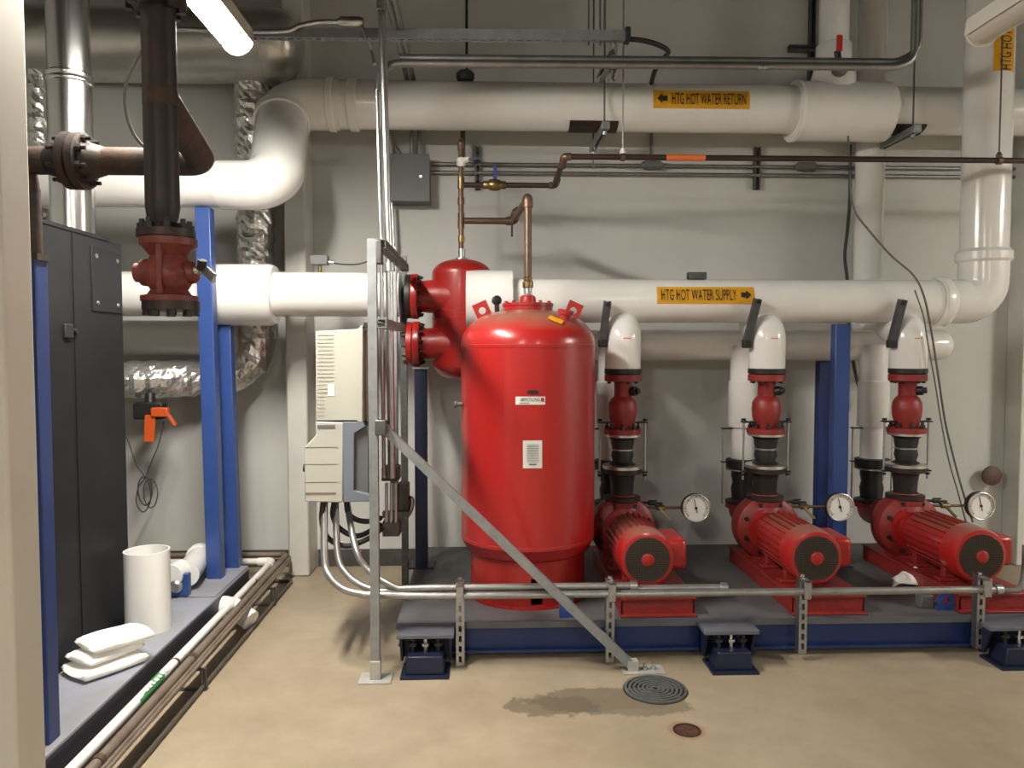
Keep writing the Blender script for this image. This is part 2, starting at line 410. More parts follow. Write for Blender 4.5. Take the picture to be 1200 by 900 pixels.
O('branch_collar', M().lathe((bx, RY, rz), (0,0,1), [(R(25,RY), .12), (R(25,RY), R(34,RY)+.012), (R(20,RY), R(34,RY)+.10), (R(20,RY), R(34,RY)+.22), (R(18.6,RY), R(34,RY)+.23)], 36), INSB, t)
def cyl_label(parent, cx, Y, zc, rad, w, h, txt, arrow, tilt0=0.0, txtw=.72, mirror=1):
    """vinyl label wrapped on a pipe that runs along x"""
    def to(r):
        return lambda x, y: V((cx+x, Y-math.cos(tilt0+y/rad)*r, zc+math.sin(tilt0+y/rad)*r))
    lab = O('pipe_label', patch(M(), w, h, to(rad+.0022)), YEL, parent)
    vs, fs = text_mesh(txt, w*txtw, h*.60); f = to(rad+.0085); sh = -arrow*w*.075
    O('lettering', M().add([f(x+sh, y) for x, y in vs], fs), INK, lab, flat=True)
    a = h*.26; L_ = w*.105; o = arrow*w*.41
    ar = [(L_/2, 0), (0, a), (0, a*.5), (-L_/2, a*.5), (-L_/2, -a*.5), (0, -a*.5), (0, -a)]
    O('arrow', M().add([f(o+arrow*x, y) for x, y in ar], [(0,1,2),(2,3,4,5),(0,2,5),(0,5,6)]), INK, lab, flat=True)
cyl_label(t, X(817.5, RY-.13), RY, rz, RRAD, R(113, RY-.14), R(21.5, RY-.14), 'HTG HOT WATER RETURN', -1, tilt0=.09, txtw=.77)

# saddles and trapeze hangers under the return main
for px0, px1, px, lab in ((666, 722, 703, 'left'), (1025, 1075, 1050, 'right')):
    sx = X(px, 4.97)
    def sad(a): return (sx+0, RY-math.cos(a)*(RRAD+.004), rz-math.sin(a)*(RRAD+.004))
    m = M(); w2 = (X(px1, 4.97)-X(px0, 4.97))/2; c0 = (X(px1, 4.97)+X(px0, 4.97))/2
    vs = []; n = 14
    for i in range(n+1):
        a = math.radians(48+84*i/n)
        for xx in (c0-w2, c0+w2):
            for rr in (RRAD+.001, RRAD+.006): vs.append((xx, RY-math.cos(a)*rr, rz-math.sin(a)*rr))
    fs = []
    for i in range(n):
        b0, b1 = i*4, i*4+4
        for q in ((0,1,3,2),): fs += [(b0+0,b0+1,b1+1,b1+0),(b0+1,b0+3,b1+3,b1+1),(b0+3,b0+2,b1+2,b1+3),(b0+2,b0+0,b1+0,b1+2)]
    fs += [(0,1,3,2), (n*4, n*4+2, n*4+3, n*4+1)]
    tag(O('pipe_saddle', m.add(vs, fs), RUST), f'brown steel saddle under the return main, {"left of the return label" if lab=="left" else "at the right end of the wide sleeve"}', 'pipe saddle', 'saddles under the return main')
    zt = rz-RRAD-.03
    h = T('trapeze_hanger', f'steel trapeze hanger under the return main {"near the middle of the picture" if lab=="left" else "beside the wide sleeve at right"}', 'pipe hanger', (sx, RY, zt-.02), 'trapeze hangers of the return main')
    O('channel', M().strut((sx, RY-.24, zt), (sx, RY+.34, zt), (0,0,-1)), STRUT, h)
    O('end_cap', M().box((sx, RY-.24, zt), (.05, .02, .05)), STRUT, h, bev=.006)
    for yy, zl in ((RY-.19, .05), (RY+.31, .14)):
        O('hanger_rod', M().tube([(sx, yy, zt-zl), (sx, yy, CZ)], .0055, 8), STRUTD, h)
        O('nut', M().lathe((sx, yy, zt-.045), (0,0,1), [(.014, 0), (.014, .02)], 6), GALV, h)

# ------------------------------------------------------------------ hot water supply pipes (lower white main)
SY, SR = 4.72, R(25.5, 4.72); AY_ = SY+.12
sz = Z(352.5, SY); szl = Z(345.5, SY)
t = T('boiler_supply_pipe', 'white insulated pipe from behind the black cabinet to the red air separator flange', 'pipe', (X(320, SY), SY, szl-SR))
O('pipe', M().tube([(-3.2, SY, szl), (X(470, SY), SY, szl)], SR, 40), INS, t)
O('tee_sleeve', M().tube([(X(252, SY), SY, szl-.005), (X(256, SY), SY, szl-.005), (X(320, SY), SY, szl-.005), (X(325, SY), SY, szl-.005)], [R(32, SY), R(35.3, SY), R(35.3, SY), R(33, SY)], 44), INS, t)
rx = X(1148.5, SY); rr = R(26, SY)
t = T('hot_water_supply_pipe', 'lower white main with the yellow supply label, turning up into the tall riser', 'pipe', (X(850, SY), SY, sz-SR))
O('pipe', M().tube([(X(598, SY), SY, sz), (X(1098, SY), SY, sz)], SR, 40), INS, t)
O('outlet_sleeve', M().tube([(X(547, SY), SY, sz), (X(600, SY), SY, sz)], R(35.5, SY), 44), INS, t)
el = bend([(X(1088, SY), SY, sz), (rx, SY, sz), (rx, SY, Z(300, SY))], .21, 14)
k = len(el)
O('riser_elbow', M().tube(el, [SR*1.03+(rr*1.04-SR*1.03)*min(1, i/(k*.75)) for i in range(k)], 44), INS, t)
O('jacket_band', M().tube([(X(1092, SY), SY, sz), (X(1094, SY), SY, sz), (X(1102, SY), SY, sz), (X(1105, SY), SY, sz)], [SR*1.06, SR*1.17, SR*1.17, SR*1.08], 44), INSB, t)
O('jacket_band', M().tube([(rx, SY, Z(306, SY)), (rx, SY, Z(303, SY)), (rx, SY, Z(294, SY)), (rx, SY, Z(290, SY))], [rr*1.05, rr*1.17, rr*1.17, rr*1.04], 44), INSB, t)
O('riser', M().tube([(rx, SY, Z(302, SY)), (rx, SY, CZ)], rr, 44), INS, t)
cyl_label(t, X(825.5, SY-.12), SY, sz, SR, R(116, SY-.13), R(21, SY-.13), 'HTG HOT WATER SUPPLY', 1, tilt0=.22, txtw=.77)
# rotated label on the riser
def toR(r):
    a0 = math.radians(4)
    return lambda x, y: V((rx+math.sin(a0-y/rr)*r, SY-math.cos(a0-y/rr)*r, Z(85, SY)+R(60, SY)+x))
lab = O('pipe_label', patch(M(), R(120, SY), R(26, SY), toR(rr+.0022)), YEL, t)
vs, fs = text_mesh('HTG HOT WATER SUPPLY', R(118, SY), R(13, SY)); f = toR(rr+.0085)
O('lettering', M().add([f(x, y) for x, y in vs], fs), INK, lab, flat=True)

# suction header, low and far behind
HY, HR = 5.1, R(17.8, 5.1)
hz = Z(404.5, HY)
t = T('suction_header', 'thinner dim white pipe behind and below the supply main, domed at right', 'pipe', (X(850, HY), HY, hz-HR))
O('pipe', M().tube([(X(585, HY), HY, hz), (X(1085, HY), HY, hz)], HR, 36), INS, t)
O('end_cap', M().lathe((X(1082, HY), HY, hz), (1,0,0), [(HR*1.02, 0), (HR*1.02, .1), (HR*.94, .135), (HR*.7, .165), (HR*.3, .18), (.001, .183)], 36), INS, t)
vx, vy = X(1014, 5.3), 5.3
tag(O('vertical_white_pipe', M().tube([(vx, vy, CZ), (vx, vy, hz+.13), (vx, vy-.03, hz+.06)], R(16.3, 5.3), 28), INS), 'slender white vertical pipe on the back wall left of the tall riser', 'pipe')
wy = 5.17; wz = Z(396.5, wy)
t = T('capped_white_pipe', 'white pipe end behind the blue posts, above the lower foil pipe', 'pipe', (X(220, wy), wy, wz-R(21,wy)))
O('pipe', M().tube([(-3.0, wy, wz), (X(271, wy), wy, wz)], R(20.5, wy), 36), INS, t)
O('end_cap', M().lathe((X(270, wy), wy, wz), (1,0,0), [(R(21,wy), 0), (R(21,wy), .03), (R(18,wy), .045), (.001, .05)], 36), INSB, t)

# ------------------------------------------------------------------ foil wrapped pipes and flue
def foil_tube(pts, r, n=40, jit=.045, step=.035):
    out = []
    pts = [V(p) for p in pts]
    for a, b in zip(pts[:-1], pts[1:]):
        k = max(1, int((b-a).length/step))
        for i in range(k): out.append(a.lerp(b, i/k))
    out.append(pts[-1]); rs = [r*(1+.035*math.sin(i*1.7)+random.uniform(-.025, .025)) for i in range(len(out))]
    return M().tube(out, rs, n, jit=jit)
DY, DR = 5.2, R(40, 5.2)
dz = Z(59, DY)
t = T('foil_duct', 'large foil wrapped horizontal duct at upper left behind the lit strip light', 'duct', (X(200, DY), DY, dz-DR))
pts = [(X(-60, DY)-.5+i*.1, DY, dz) for i in range(60) if X(-60, DY)-.5+i*.1 < X(318, DY)]
O('duct', M().tube(pts+[(X(318, DY), DY, dz)], DR, 48, jit=.008), FOILS, t, ang=60)
O('duct_end', M().lathe((X(316, DY), DY, dz), (1,0,0), [(DR*1.02, 0), (DR*1.03, .07), (DR*.98, .15), (DR*.86, .20), (DR*.62, .235), (DR*.3, .25), (.001, .252)], 48), FOILS, t, ang=60)
O('seam_band', M().tube([(X(312, DY), DY, dz), (X(320, DY), DY, dz)], DR*1.045, 48), FOILS, t)
fy = 5.29; fr = R(19.5, fy)
pts = bend([(X(302, fy), fy, dz-.1), (X(302, fy), fy, Z(440, fy)), (X(90, 4.95), 4.95, Z(447, 4.95))], .26, 10)
tag(O('foil_wrapped_pipe', foil_tube(pts, fr*1.05, 26, .05, .03), FOIL, flat=True), 'crinkled foil pipe dropping behind the white sleeve and turning left under it', 'pipe')
fx2 = X(54, 5.15)
tag(O('foil_wrapped_pipe', foil_tube([(fx2, 5.15, dz-.05), (fx2, 5.15, 1.4)], R(12, 5.15), 20, .06, .03), FOIL, flat=True), 'narrow crinkled foil pipe dropping from the duct behind the shiny flue', 'pipe')
FY = 3.62; fr = R(23, FY); fx = X(90.5, FY)
t = T('flue', 'shiny stainless vertical flue rising from the black cabinet', 'flue pipe', (fx, FY, 2.06))
O('lower_section', M().tube([(fx, FY, 2.055), (fx, FY, Z(100, FY))], fr, 48), FLUE, t)
O('upper_section', M().tube([(fx, FY, Z(100, FY)), (fx, FY, CZ)], fr*.97, 48), FLUE, t)
O('locking_band', M().lathe((fx, FY, Z(106, FY)), (0,0,1), [(fr*1.0, 0), (fr*1.05, .006), (fr*1.05, .02), (fr*1.02, .024), (fr*1.05, .03), (fr*1.05, .043), (fr*.98, .05)], 48), FLUE, t)

# ------------------------------------------------------------------ black boiler cabinet, left skid and its posts
LX1 = -1.455; LZ = .2
t = T('equipment_skid', 'low blue skid at left carrying the black cabinet and two blue posts', 'skid', (-2.2, 3.2, 0))
O('deck_plate', M().bb((-3.2, 1.7, LZ-.014), (LX1, 4.74, LZ)), DECKL, t, bev=.003)
m = M(); m.bb((LX1-.06, 1.7, LZ-.034), (LX1, 4.74, LZ-.014)).bb((LX1-.016, 1.7, .04), (LX1-.004, 4.74, LZ-.034)).bb((LX1-.06, 1.7, .028), (LX1, 4.74, .042))
O('side_beam', m, mat('near black navy paint', (.012,.015,.032), .5, col2=(.02,.023,.042), scale=5), t)
for yy in (1.76, 3.4, 4.64): O('foot', M().bb((LX1-.20, yy-.05, 0), (LX1-.08, yy+.05, LZ-.014)), NAVYD, t)
CX = -1.765
t = T('boiler_cabinet', 'tall flat black steel cabinet standing on the left skid', 'cabinet', (-2.3, 2.9, LZ))
O('body', M().bb((-2.9, 1.9, LZ), (CX, 3.83, 2.06)), CABI, t, bev=.006)
def side(px, py):                         # point on the cabinet's visible side face
    d = ray(px, py); return V((0,0,CAMH)) + d*(CX/d.x)
a, b = side(110, 299), side(139, 306); c = side(111, 357)
ap = O('access_panel', M().bb((CX-.002, a.y-.03, c.z-.03), (CX+.006, b.y+.005, a.z+.04)), CABI, t, bev=.002)
for px, py in ((111.5, 300), (136, 306), (113.5, 355), (137, 358)):
    p = side(px, py); O('screw', M().lathe((CX+.005, p.y, p.z), (1,0,0), [(.011, 0), (.010, .004), (.004, .006)], 12), EMT, ap)
p = side(86, 330)
O('seam_strip', M().bb((CX-.001, p.y-.006, LZ+.01), (CX+.004, p.y+.006, 2.05)), CABI, t)
p = side(79, 388)
la = O('latch', M().bb((CX-.002, p.y-.035, p.z-.03), (CX+.012, p.y+.03, p.z+.03)), BLK, t, bev=.004)
O('latch_screw', M().lathe((CX+.012, p.y+.05, p.z), (1,0,0), [(.012, -.014), (.012, .004)], 12), BLKP, t)
O('top_lip', M().bb((CX-.02, 1.9, 2.05), (CX+.004, 3.7, 2.066)), CABI, t)

def post(label, pt, pb, w, d, mt, base=None, plate=0.0):
    t = T('pipe_support_post', label, 'support post', pb, 'blue pipe support posts')
    O('post', M().bar(pb, pt, w, d, (1,0,0)), mt, t, bev=.004)
    if plate: O('base_plate', M().box((pb[0], pb[1], pb[2]+.006), (plate, plate, .012)), mt, t)
    return t
pt = P(239.5, 246, LY); pt.z = lz-lr-.004
pb = G(253.5, 686, LZ); pb = V((X(253.5, LY, 686), LY, LZ))
p1 = post('taller blue post at left under the upper white pipe', pt, pb, R(17, LY), .075, BLUE)
O('bolt', M().lathe((pt.x-.02, pt.y-.045, pt.z+.03), (0,-1,0), [(.01, -.01), (.01, .008)], 8), GALV, p1)
pt = V((X(263, SY, 375), SY, szl-SR-.012)); pb = V((X(273.5, SY, 668), SY, LZ))
post('shorter blue post just right of the tall one, under the wide white sleeve', pt, pb, R(17, SY), .075, BLUE)
# near-left rusty pipe on its blue post
NY = 2.64; nx = X(44, NY)
post('dark blue post beside the near white column at far left', (nx+.0, NY, Z(305, NY)), (nx, NY, LZ), .05, .07, NAVY)

# ------------------------------------------------------------------ dark steel pipework with the red valve, upper left
VY = 2.2; q_ = VY/2.7; vx0 = X(195, VY); hy = 2.6; hzz = Z(193, hy)
t = T('black_steel_pipe', 'dark rusty steel pipe dropping at upper left with a flanged branch running left', 'pipe', (vx0, VY, Z(268, VY)))
vr = R(18.5, VY)
O('vertical_pipe', M().tube([(vx0-.01, VY, CZ), (vx0, VY, Z(246, VY))], vr, 32), STEEL, t)
O('weld_band', M().tube([(vx0, VY, Z(130, VY)), (vx0, VY, Z(112, VY))], vr*1.03, 32), RUST, t)
O('reducer', M().lathe((vx0, VY, Z(246, VY)), (0,0,-1), [(vr, -.02), (vr*1.01, 0), (vr*.92, .03*q_), (R(14, VY), .06*q_), (R(14, VY), .078*q_), (R(17, VY), .085*q_)], 32), STEEL, t)
O('upper_flange', M().lathe((vx0-.01, VY, Z(16, VY)), (0,0,1), [(R(26,VY), 0), (R(34,VY), .018), (R(34,VY), .042), (R(20,VY), .05)], 32), STEEL, t)
bolts(t, (vx0-.01, VY, Z(16, VY)+.01), (0,0,-1), R(28,VY), 8, .013, .02, BLKP, ph=.2)
br = R(15, hy)
path = bend([(X(-60, hy), hy, hzz), (X(243, hy), hy, hzz), (vx0, VY+.01, Z(118, VY))], .05, 10)
O('branch_pipe', M().tube(path, br*1.03, 28), RUST, t)
nxp = nx
O('drop_pipe', M().tube([(nxp, hy+.01, hzz), (nxp, NY, hzz-.09), (nxp, NY, Z(308, NY))], R(9, NY), 20), RUST, t)
O('drop_cap', M().bb((nxp-.032, NY-.036, Z(308, NY)-.0), (nxp+.032, NY+.036, Z(300, NY))), RUST, t)
fxm = X(97, hy)
for x0, sgn in ((fxm-.004, -1), (fxm+.004, 1)):
    O('branch_flange', M().lathe((x0, hy, hzz), (sgn,0,0), [(R(32,hy), 0), (R(32,hy), .024), (R(22,hy), .03), (R(16,hy), .085), (br*1.02, .09)], 32), RUST if sgn > 0 else STEEL, t)
bolts(t, (fxm+.03, hy, hzz), (1,0,0), R(25,hy), 8, .012, .014, STEEL, shank=.018, ph=.39)
bolts(t, (fxm-.03, hy, hzz), (-1,0,0), R(25,hy), 8, .012, .014, STEEL, shank=.018, ph=.39)

t = T('valve', 'dull red flanged valve with a grey lever at the foot of the dark pipe', 'valve', (vx0+.012, VY, Z(370, VY)))
cx = vx0+.014
def vz(y): return Z(y, VY)
O('top_flange', M().lathe((cx-.006, VY, vz(281)), (0,0,1), [(R(31.5,VY), 0), (R(31.5,VY), .026*q_), (R(18,VY), .034*q_), (R(15,VY), .05*q_)], 32), STEEL, t)
prof = [(R(a_,VY), h_*q_) for a_, h_ in ((31, 0), (31, -.024), (26, -.036), (20, -.06), (24, -.09), (27, -.115), (27, -.135), (23, -.16), (20, -.175), (24, -.192), (31, -.196), (31, -.214))]
O('body', M().lathe((cx, VY, vz(282)), (0,0,1), prof, 36), REDD, t)
O('side_boss', M().lathe((cx, VY, vz(321)), (-1,0,0), [(R(17,VY), .04*q_), (R(15,VY), .09*q_), (R(11,VY), .095*q_), (R(11,VY), .112*q_), (R(7,VY), .116*q_)], 24), REDD, t)
O('stem_boss', M().lathe((cx, VY, vz(321)), (1,0,0), [(R(15,VY), .04*q_), (R(12,VY), .09*q_), (R(8,VY), .10*q_)], 24), REDD, t)
O('body_rib', M().bb((cx-.008, VY-R(30,VY), vz(348)), (cx+.008, VY-.05, vz(290))), REDD, t, bev=.004)
O('blind_flange', M().lathe((cx+.004, VY, vz(354)), (0,0,-1), [(R(31,VY), 0), (R(31,VY), .03*q_), (R(28,VY), .034*q_)], 32), STEEL, t)
bolts(t, (cx-.006, VY, vz(281)+.026*q_), (0,0,1), R(25,VY), 8, .013, .016, BLKP, shank=.012, ph=.39)
bolts(t, (cx+.004, VY, vz(354)-.03*q_), (0,0,-1), R(25,VY), 8, .013, .016, BLKP, ph=.39)
lz0 = vz(319)
st = O('stem', M().lathe((cx+.065, VY-.01, lz0), (1,0,0), [(.016, 0), (.016, .024), (.011, .026), (.011, .05)], 12), GALV, t)
lev0 = V((cx+.10, VY-.012, lz0+.004)); lev1 = V((cx+.16, VY-.10, lz0-.03))
O('lever', M().bar(lev0, lev1, .028, .008, (0.25,.3,1)), STRUT, t, bev=.003)
O('lever_nut', M().lathe(lev0+V((-.0,-.012,.012)), (.3,-.4,1), [(.013, -.016), (.013, .013)], 6), RUST, t)
tag(O('flexible_cable', M().tube(spline([P(182, 36, 2.24), P(162, 66, 2.3), P(148, 98, 2.36), P(147, 128, 2.44), P(157, 158, 2.5), P(178, 181, 2.55)]), .0048, 10), GRAYC), 'thin grey cable looping out left of the dark vertical pipe', 'cable')

# ------------------------------------------------------------------ things on the left skid
cb = G(174, 737, LZ); cr = R(25, cb.y); ch = .385
m = M(); m.lathe((cb.x, cb.y, LZ), (0,0,1), [(cr, 0), (cr, ch), (cr*.93, ch), (cr*.93, .02), (.001, .02)], 40)
tag(O('jacket_tube', m, INS), 'open white upright tube standing beside the black cabinet', 'tube')
q = G(127, 783, LZ)
def pad(label, zc, th, w, d, ang, off):
    n = 12; vs = []; fs = []
    for k, zz in enumerate((0, th*.5, th)):
        gr = (.93, 1.0, .93)[k]
        for i in range(n):
            for j in range(n):
                u, v = i/(n-1)*2-1, j/(n-1)*2-1
                sq = 1-.06*(u*u*v*v)
                x, y = u*w/2*gr*sq, v*d/2*gr*sq
                e = max(abs(u), abs(v))**6
                z = zz + (th*.22*math.sin(u*3+zc*40)*math.cos(v*2.3) if k else 0)*.6 - (th*.22*e if k == 2 else 0) + (th*.18*e if k == 0 else 0)
                ca, sa = math.cos(ang), math.sin(ang)
                vs.append((q.x+off[0]+x*ca-y*sa, q.y+off[1]+x*sa+y*ca, zc+z))
    N2 = n*n
    for i in range(n-1):
        for j in range(n-1):
            a = i*n+j; fs.append((a, a+n, a+n+1, a+1)); a += 2*N2; fs.append((a, a+1, a+n+1, a+n))
    edge = [(i, 0) for i in range(n)] + [(n-1, j) for j in range(1, n)] + [(i, n-1) for i in range(n-2, -1, -1)] + [(0, j) for j in range(n-2, 0, -1)]
    for L_ in (0, 1):
        for (i, j), (i2, j2) in zip(edge, edge[1:]+edge[:1]):
            fs.append((L_*N2+i*n+j, L_*N2+i2*n+j2, (L_+1)*N2+i2*n+j2, (L_+1)*N2+i*n+j))
    tag(O('insulation_pad', M().add(vs, fs), CLOTH, ang=70), label, 'pad', 'white pads stacked by the cabinet')
pad('bottom white folded pad lying on the blue grey skid deck', LZ+.001, .048, .29, .20, .95, (-.01, .0))
pad('middle white folded pad of the stack by the cabinet', LZ+.050, .042, .26, .19, 1.05, (-.02, .02))
pad('topmost white folded pad of the stack by the cabinet', LZ+.093, .044, .27, .20, .88, (.01, .045))
# small horizontal white pipe with blue bracket at the back of the skid
a = V((X(214, 4.25), 4.25, LZ+.10)); b = V((X(229, 4.62), 4.66, LZ+.10))
t = T('stub_pipe', 'short white pipe lying on the back of the left skid behind the upright tube', 'pipe', (a.x, a.y, LZ))
O('pipe', M().tube([a, b], .068, 28), INS, t)
O('end_ring', M().tube([b-(b-a)*.14, b-(b-a)*.05], .078, 28), INSB, t)
O('cradle', M().bb((a.x-.085, a.y-.09, LZ), (a.x+.045, a.y-.05, LZ+.13)), BLUE, t, bev=.004)
O('plug', M().lathe((a.x-.02, a.y-.09, LZ+.065), (0,-1,0), [(.036, -.01), (.036, .008), (.022, .02), (.022, .03)], 20), GALV, t)
O('saddle_wrap', M().tube([a+V((-.045,-.10,.02)), a+V((-.04,.02,.02))], .062, 24), INS, t)
tag(O('deck_step_plate', M().bb((LX1-.32, 4.16, LZ), (LX1-.005, 4.74, LZ+.01)), DECKL, bev=.002), 'raised grey plate at the back corner of the left skid below the blue posts', 'plate')

# floor pipes along the left skid
px_, pz_ = -1.385, .145
t = T('drain_pipe', 'white plastic pipe with a green band running low along the left skid', 'pipe', (px_, 3.5, 0))
O('pipe', M().tube(bend([(px_, 1.6, pz_-.012), (px_-.01, 5.03, pz_+.008), (px_-.75, 5.06, pz_)], .03, 5), .0205, 20), INS, t)
O('elbow', M().tube(bend([(px_-.01, 4.95, pz_+.008), (px_-.01, 5.03, pz_+.008), (px_-.10, 5.03, pz_+.006)], .03, 6), .027, 20), INSB, t)
gl0, gl1 = G(161, 818, .16), G(195, 789, .16)
gb = O('green_band', M().tube([(px_-.003, gl0.y, pz_-.006), (px_-.005, gl1.y, pz_-.002)], .0212, 20), GREENL, t)
m = M()
for k in range(7):
    yy = gl0.y+.07+k*.032
    m.box((px_-.001+.008, yy, pz_-.003+.0195), (.016, .017 if k % 3 else .024, .004), Matrix.Rotation(.4, 3, 'Y'))
O('white_marks', m, WHITE, gb)
for yy in (2.5, 3.42, 4.6): O('copper_strap', M().tube([(px_-.002, yy, pz_-.003), (px_-.002, yy+.012, pz_-.003)], .024, 18), COPPER, t)
for (ox, oz, orr, lab, yend) in ((.052, .112, .019, 'thicker grey brown pipe lying low between the white drain pipe and the thin lines', 5.16), (.076, .098, .009, 'middle thin brown pipe of the low run beside the left skid', 5.20), (.092, .095, .008, 'outermost thin brown pipe of the low run beside the left skid', 5.12)):
    x0 = px_+ox
    yy = min(yend, 5.18)
    tag(O('brown_pipe', M().tube(bend([(x0, 1.6, oz), (x0, yy, oz+.05), (-2.6, yy+.005, oz+.05)], .04, 6), orr, 16), mat('brown pipe', (.22,.18,.135), .55, .3, col2=(.16,.12,.09), scale=6)), lab, 'pipe', 'brown pipes along the left skid')
for yy, lab in ((2.62, 'copper strapped wire stand nearest the camera under the low brown pipes'), (3.47, 'wire pipe stand halfway along the low brown pipes'), (4.62, 'wire pipe stand by the far corner of the low brown pipes')):
    t = T('pipe_stand', lab, 'pipe stand', (px_+.1, yy, 0), 'wire stands under the low pipes')
    zz = .085+.02*(yy-2)/3
    O('crossbar', M().bar((px_-.03, yy, zz), (px_+.12, yy, zz), .02, .008, (0,1,0)), STRUTD, t)
    for xx in (px_+.095, px_+.115): O('leg', M().bar((xx, yy, zz), (xx+.005, yy, .002), .010, .006, (0,1,0)), STRUTD, t)
    O('foot', M().bb((px_-.02, yy-.015, 0), (px_+.125, yy+.015, .004)), STRUTD, t)
    if yy < 4: O('strap', M().tube([(px_+.052, yy, .112+(yy-1.6)*.0141), (px_+.052, yy+.03, .1125+(yy-1.6)*.0141)], .0225, 16), COPPER, t)
fa, fb = G(165, 896), G(342, 683)
tag(O('floor_rail', M().tube(bend([(fa.x-.005, 1.6, .012), (fb.x, fb.y, .012), (fb.x-.35, fb.y+.02, .012)], .02, 4), .011, 12), mat('dark floor pipe', (.10,.085,.065), .55, .4)), 'thin dark line of pipe lying directly on the floor beside the low pipe run', 'pipe')
e0 = G(266, 716, .11)
t = T('white_elbow', 'white plastic elbow sticking out of the left skid under the white drain pipe', 'pipe fitting', (LX1+.06, e0.y, 0))
ep = bend([(LX1-.02, e0.y+.05, .115), (LX1+.055, e0.y+.05, .115), (LX1+.17, e0.y+.0, .055)], .05, 8)
O('elbow', M().tube(ep, .055, 24), WHITE, t)
O('collar', M().tube([ep[0]+V((.02,0,0)), ep[0]+V((.05,0,0))], .06, 24), WHITE, t)

# orange-handled clamp and cable under the foil pipe
oy = 4.98
t = T('orange_valve', 'orange handled valve clipped under the lower foil pipe beside the black cabinet', 'valve', P(180, 480, oy))
O('body', M().box(P(176, 481, oy), (R(34,oy), .08, R(20,oy))), BLK, t, bev=.012)
O('neck', M().tube([P(176, 474, oy), P(176, 462, oy+.02)], .03, 16), BLKP, t)
O('yoke', M().bar(P(178, 483, oy-.05), P(198, 483, oy-.05), .05, .06, (0,1,0)), ORANGE, t, bev=.008)
O('hanging_handle', M().bar(P(176, 486, oy-.05), P(175, 518, oy-.05), .065, .015, (1,0,0)), ORANGE, t, bev=.004)
O('lever', M().bar(P(196, 484, oy-.05), P(206, 499, oy-.06), .03, .018, (0,1,0)), ORANGE, t, bev=.004)
wl = spline([P(206-14, 494, oy), P(186, 520, oy), P(176, 545, oy), P(170, 560, oy), P(162, 572, oy), P(160, 590, oy), P(168, 600, oy), P(176, 588, oy), P(175, 568, oy), P(168, 556, oy), P(160, 545, oy), P(152, 522, oy), P(148, 512, oy)])
lp = [P(170, 575, oy-.01) + V((math.cos(a)*R(8,oy), .004*math.sin(2*a), math.sin(a)*R(17,oy))) for a in [2*PI*i/24 for i in range(24)]]
tag(O('coiled_cable', M().tube(wl, .004, 8).tube(lp, .0045, 8, closed=True).tube([p+V((.03,.01,-.02)) for p in lp], .0035, 8, closed=True), DARKC), 'thin dark cable hanging in loops below the orange handled valve', 'cable')

# ------------------------------------------------------------------ big red expansion tank
TX, TY = X(618.5, 4.26), 4.26
tr = R(79, 4.22); DZ = .185
def tz(y): return Z(y, TY-tr)
t = T('expansion_tank', 'big red upright tank standing on the skid in the middle of the picture', 'tank', (TX, TY, DZ))
zs = Z(405, TY-tr*.95); zb = Z(650, TY-tr)
top = Z(363, TY)
prof = [(.001, zb-.155), (tr*.4, zb-.145), (tr*.72, zb-.10), (tr*.92, zb-.045), (tr, zb+.01), (tr*1.004, zb+.012), (tr*1.004, zb+.028), (tr, zb+.03), (tr, zs-.012), (tr*1.005, zs-.01), (tr*1.005, zs+.006), (tr, zs+.008)]
hgt = top-zs
for i in range(1, 15):
    a = PI/2*i/14
    prof.append((tr*(math.cos(a)**.72) if i < 14 else .001, zs+.008+(hgt-.008)*math.sin(a)**1.0))
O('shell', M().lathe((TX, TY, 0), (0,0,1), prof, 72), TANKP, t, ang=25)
# skirt with openings
sk = R(68, 4.22); m = M(); n = 64; vs, fs = [], []
z0, z1 = DZ+.004, zb-.02
for i in range(n):
    a0, a1 = 2*PI*i/n, 2*PI*(i+1)/n
    am = math.degrees((a0+a1)/2)
    hole = any(abs((am-c+180) % 360-180) < 7 for c in (277, 97, 187, 7))
    parts = [(z0, z0+.02), (z0+.16, z1)] if hole else [(z0, z1)]
    for za, zc in parts:
        b_ = len(vs)
        for aa in (a0, a1):
            for rr_ in (sk, sk-.008):
                for q_ in (za, zc): vs.append((TX+math.cos(aa)*rr_, TY+math.sin(aa)*rr_, q_))
        fs += [tuple(b_+k for k in ff) for ff in ((0,4,5,1),(2,3,7,6),(0,2,6,4),(1,5,7,3),(0,1,3,2),(4,6,7,5))]
O('skirt', m.add(vs, fs), RED, t)
O('base_ring', M().ring((TX, TY, DZ), (0,0,1), sk-.05, sk+.012, .012, 64), RED, t)
zt = Z(359.5, TY)
O('top_flange', M().lathe((TX, TY, top-.05), (0,0,1), [(R(29,TY), 0), (R(29,TY), zt-top+.05), (R(30,TY), zt-top+.052), (R(30,TY), zt-top+.068), (R(10,TY), zt-top+.072), (R(9,TY), zt-top+.105), (R(6,TY), zt-top+.115)], 40), RED, t)
bolts(t, (TX, TY, zt+.018), (0,0,1), R(26,TY), 10, .011, .012, RED, ph=.1)
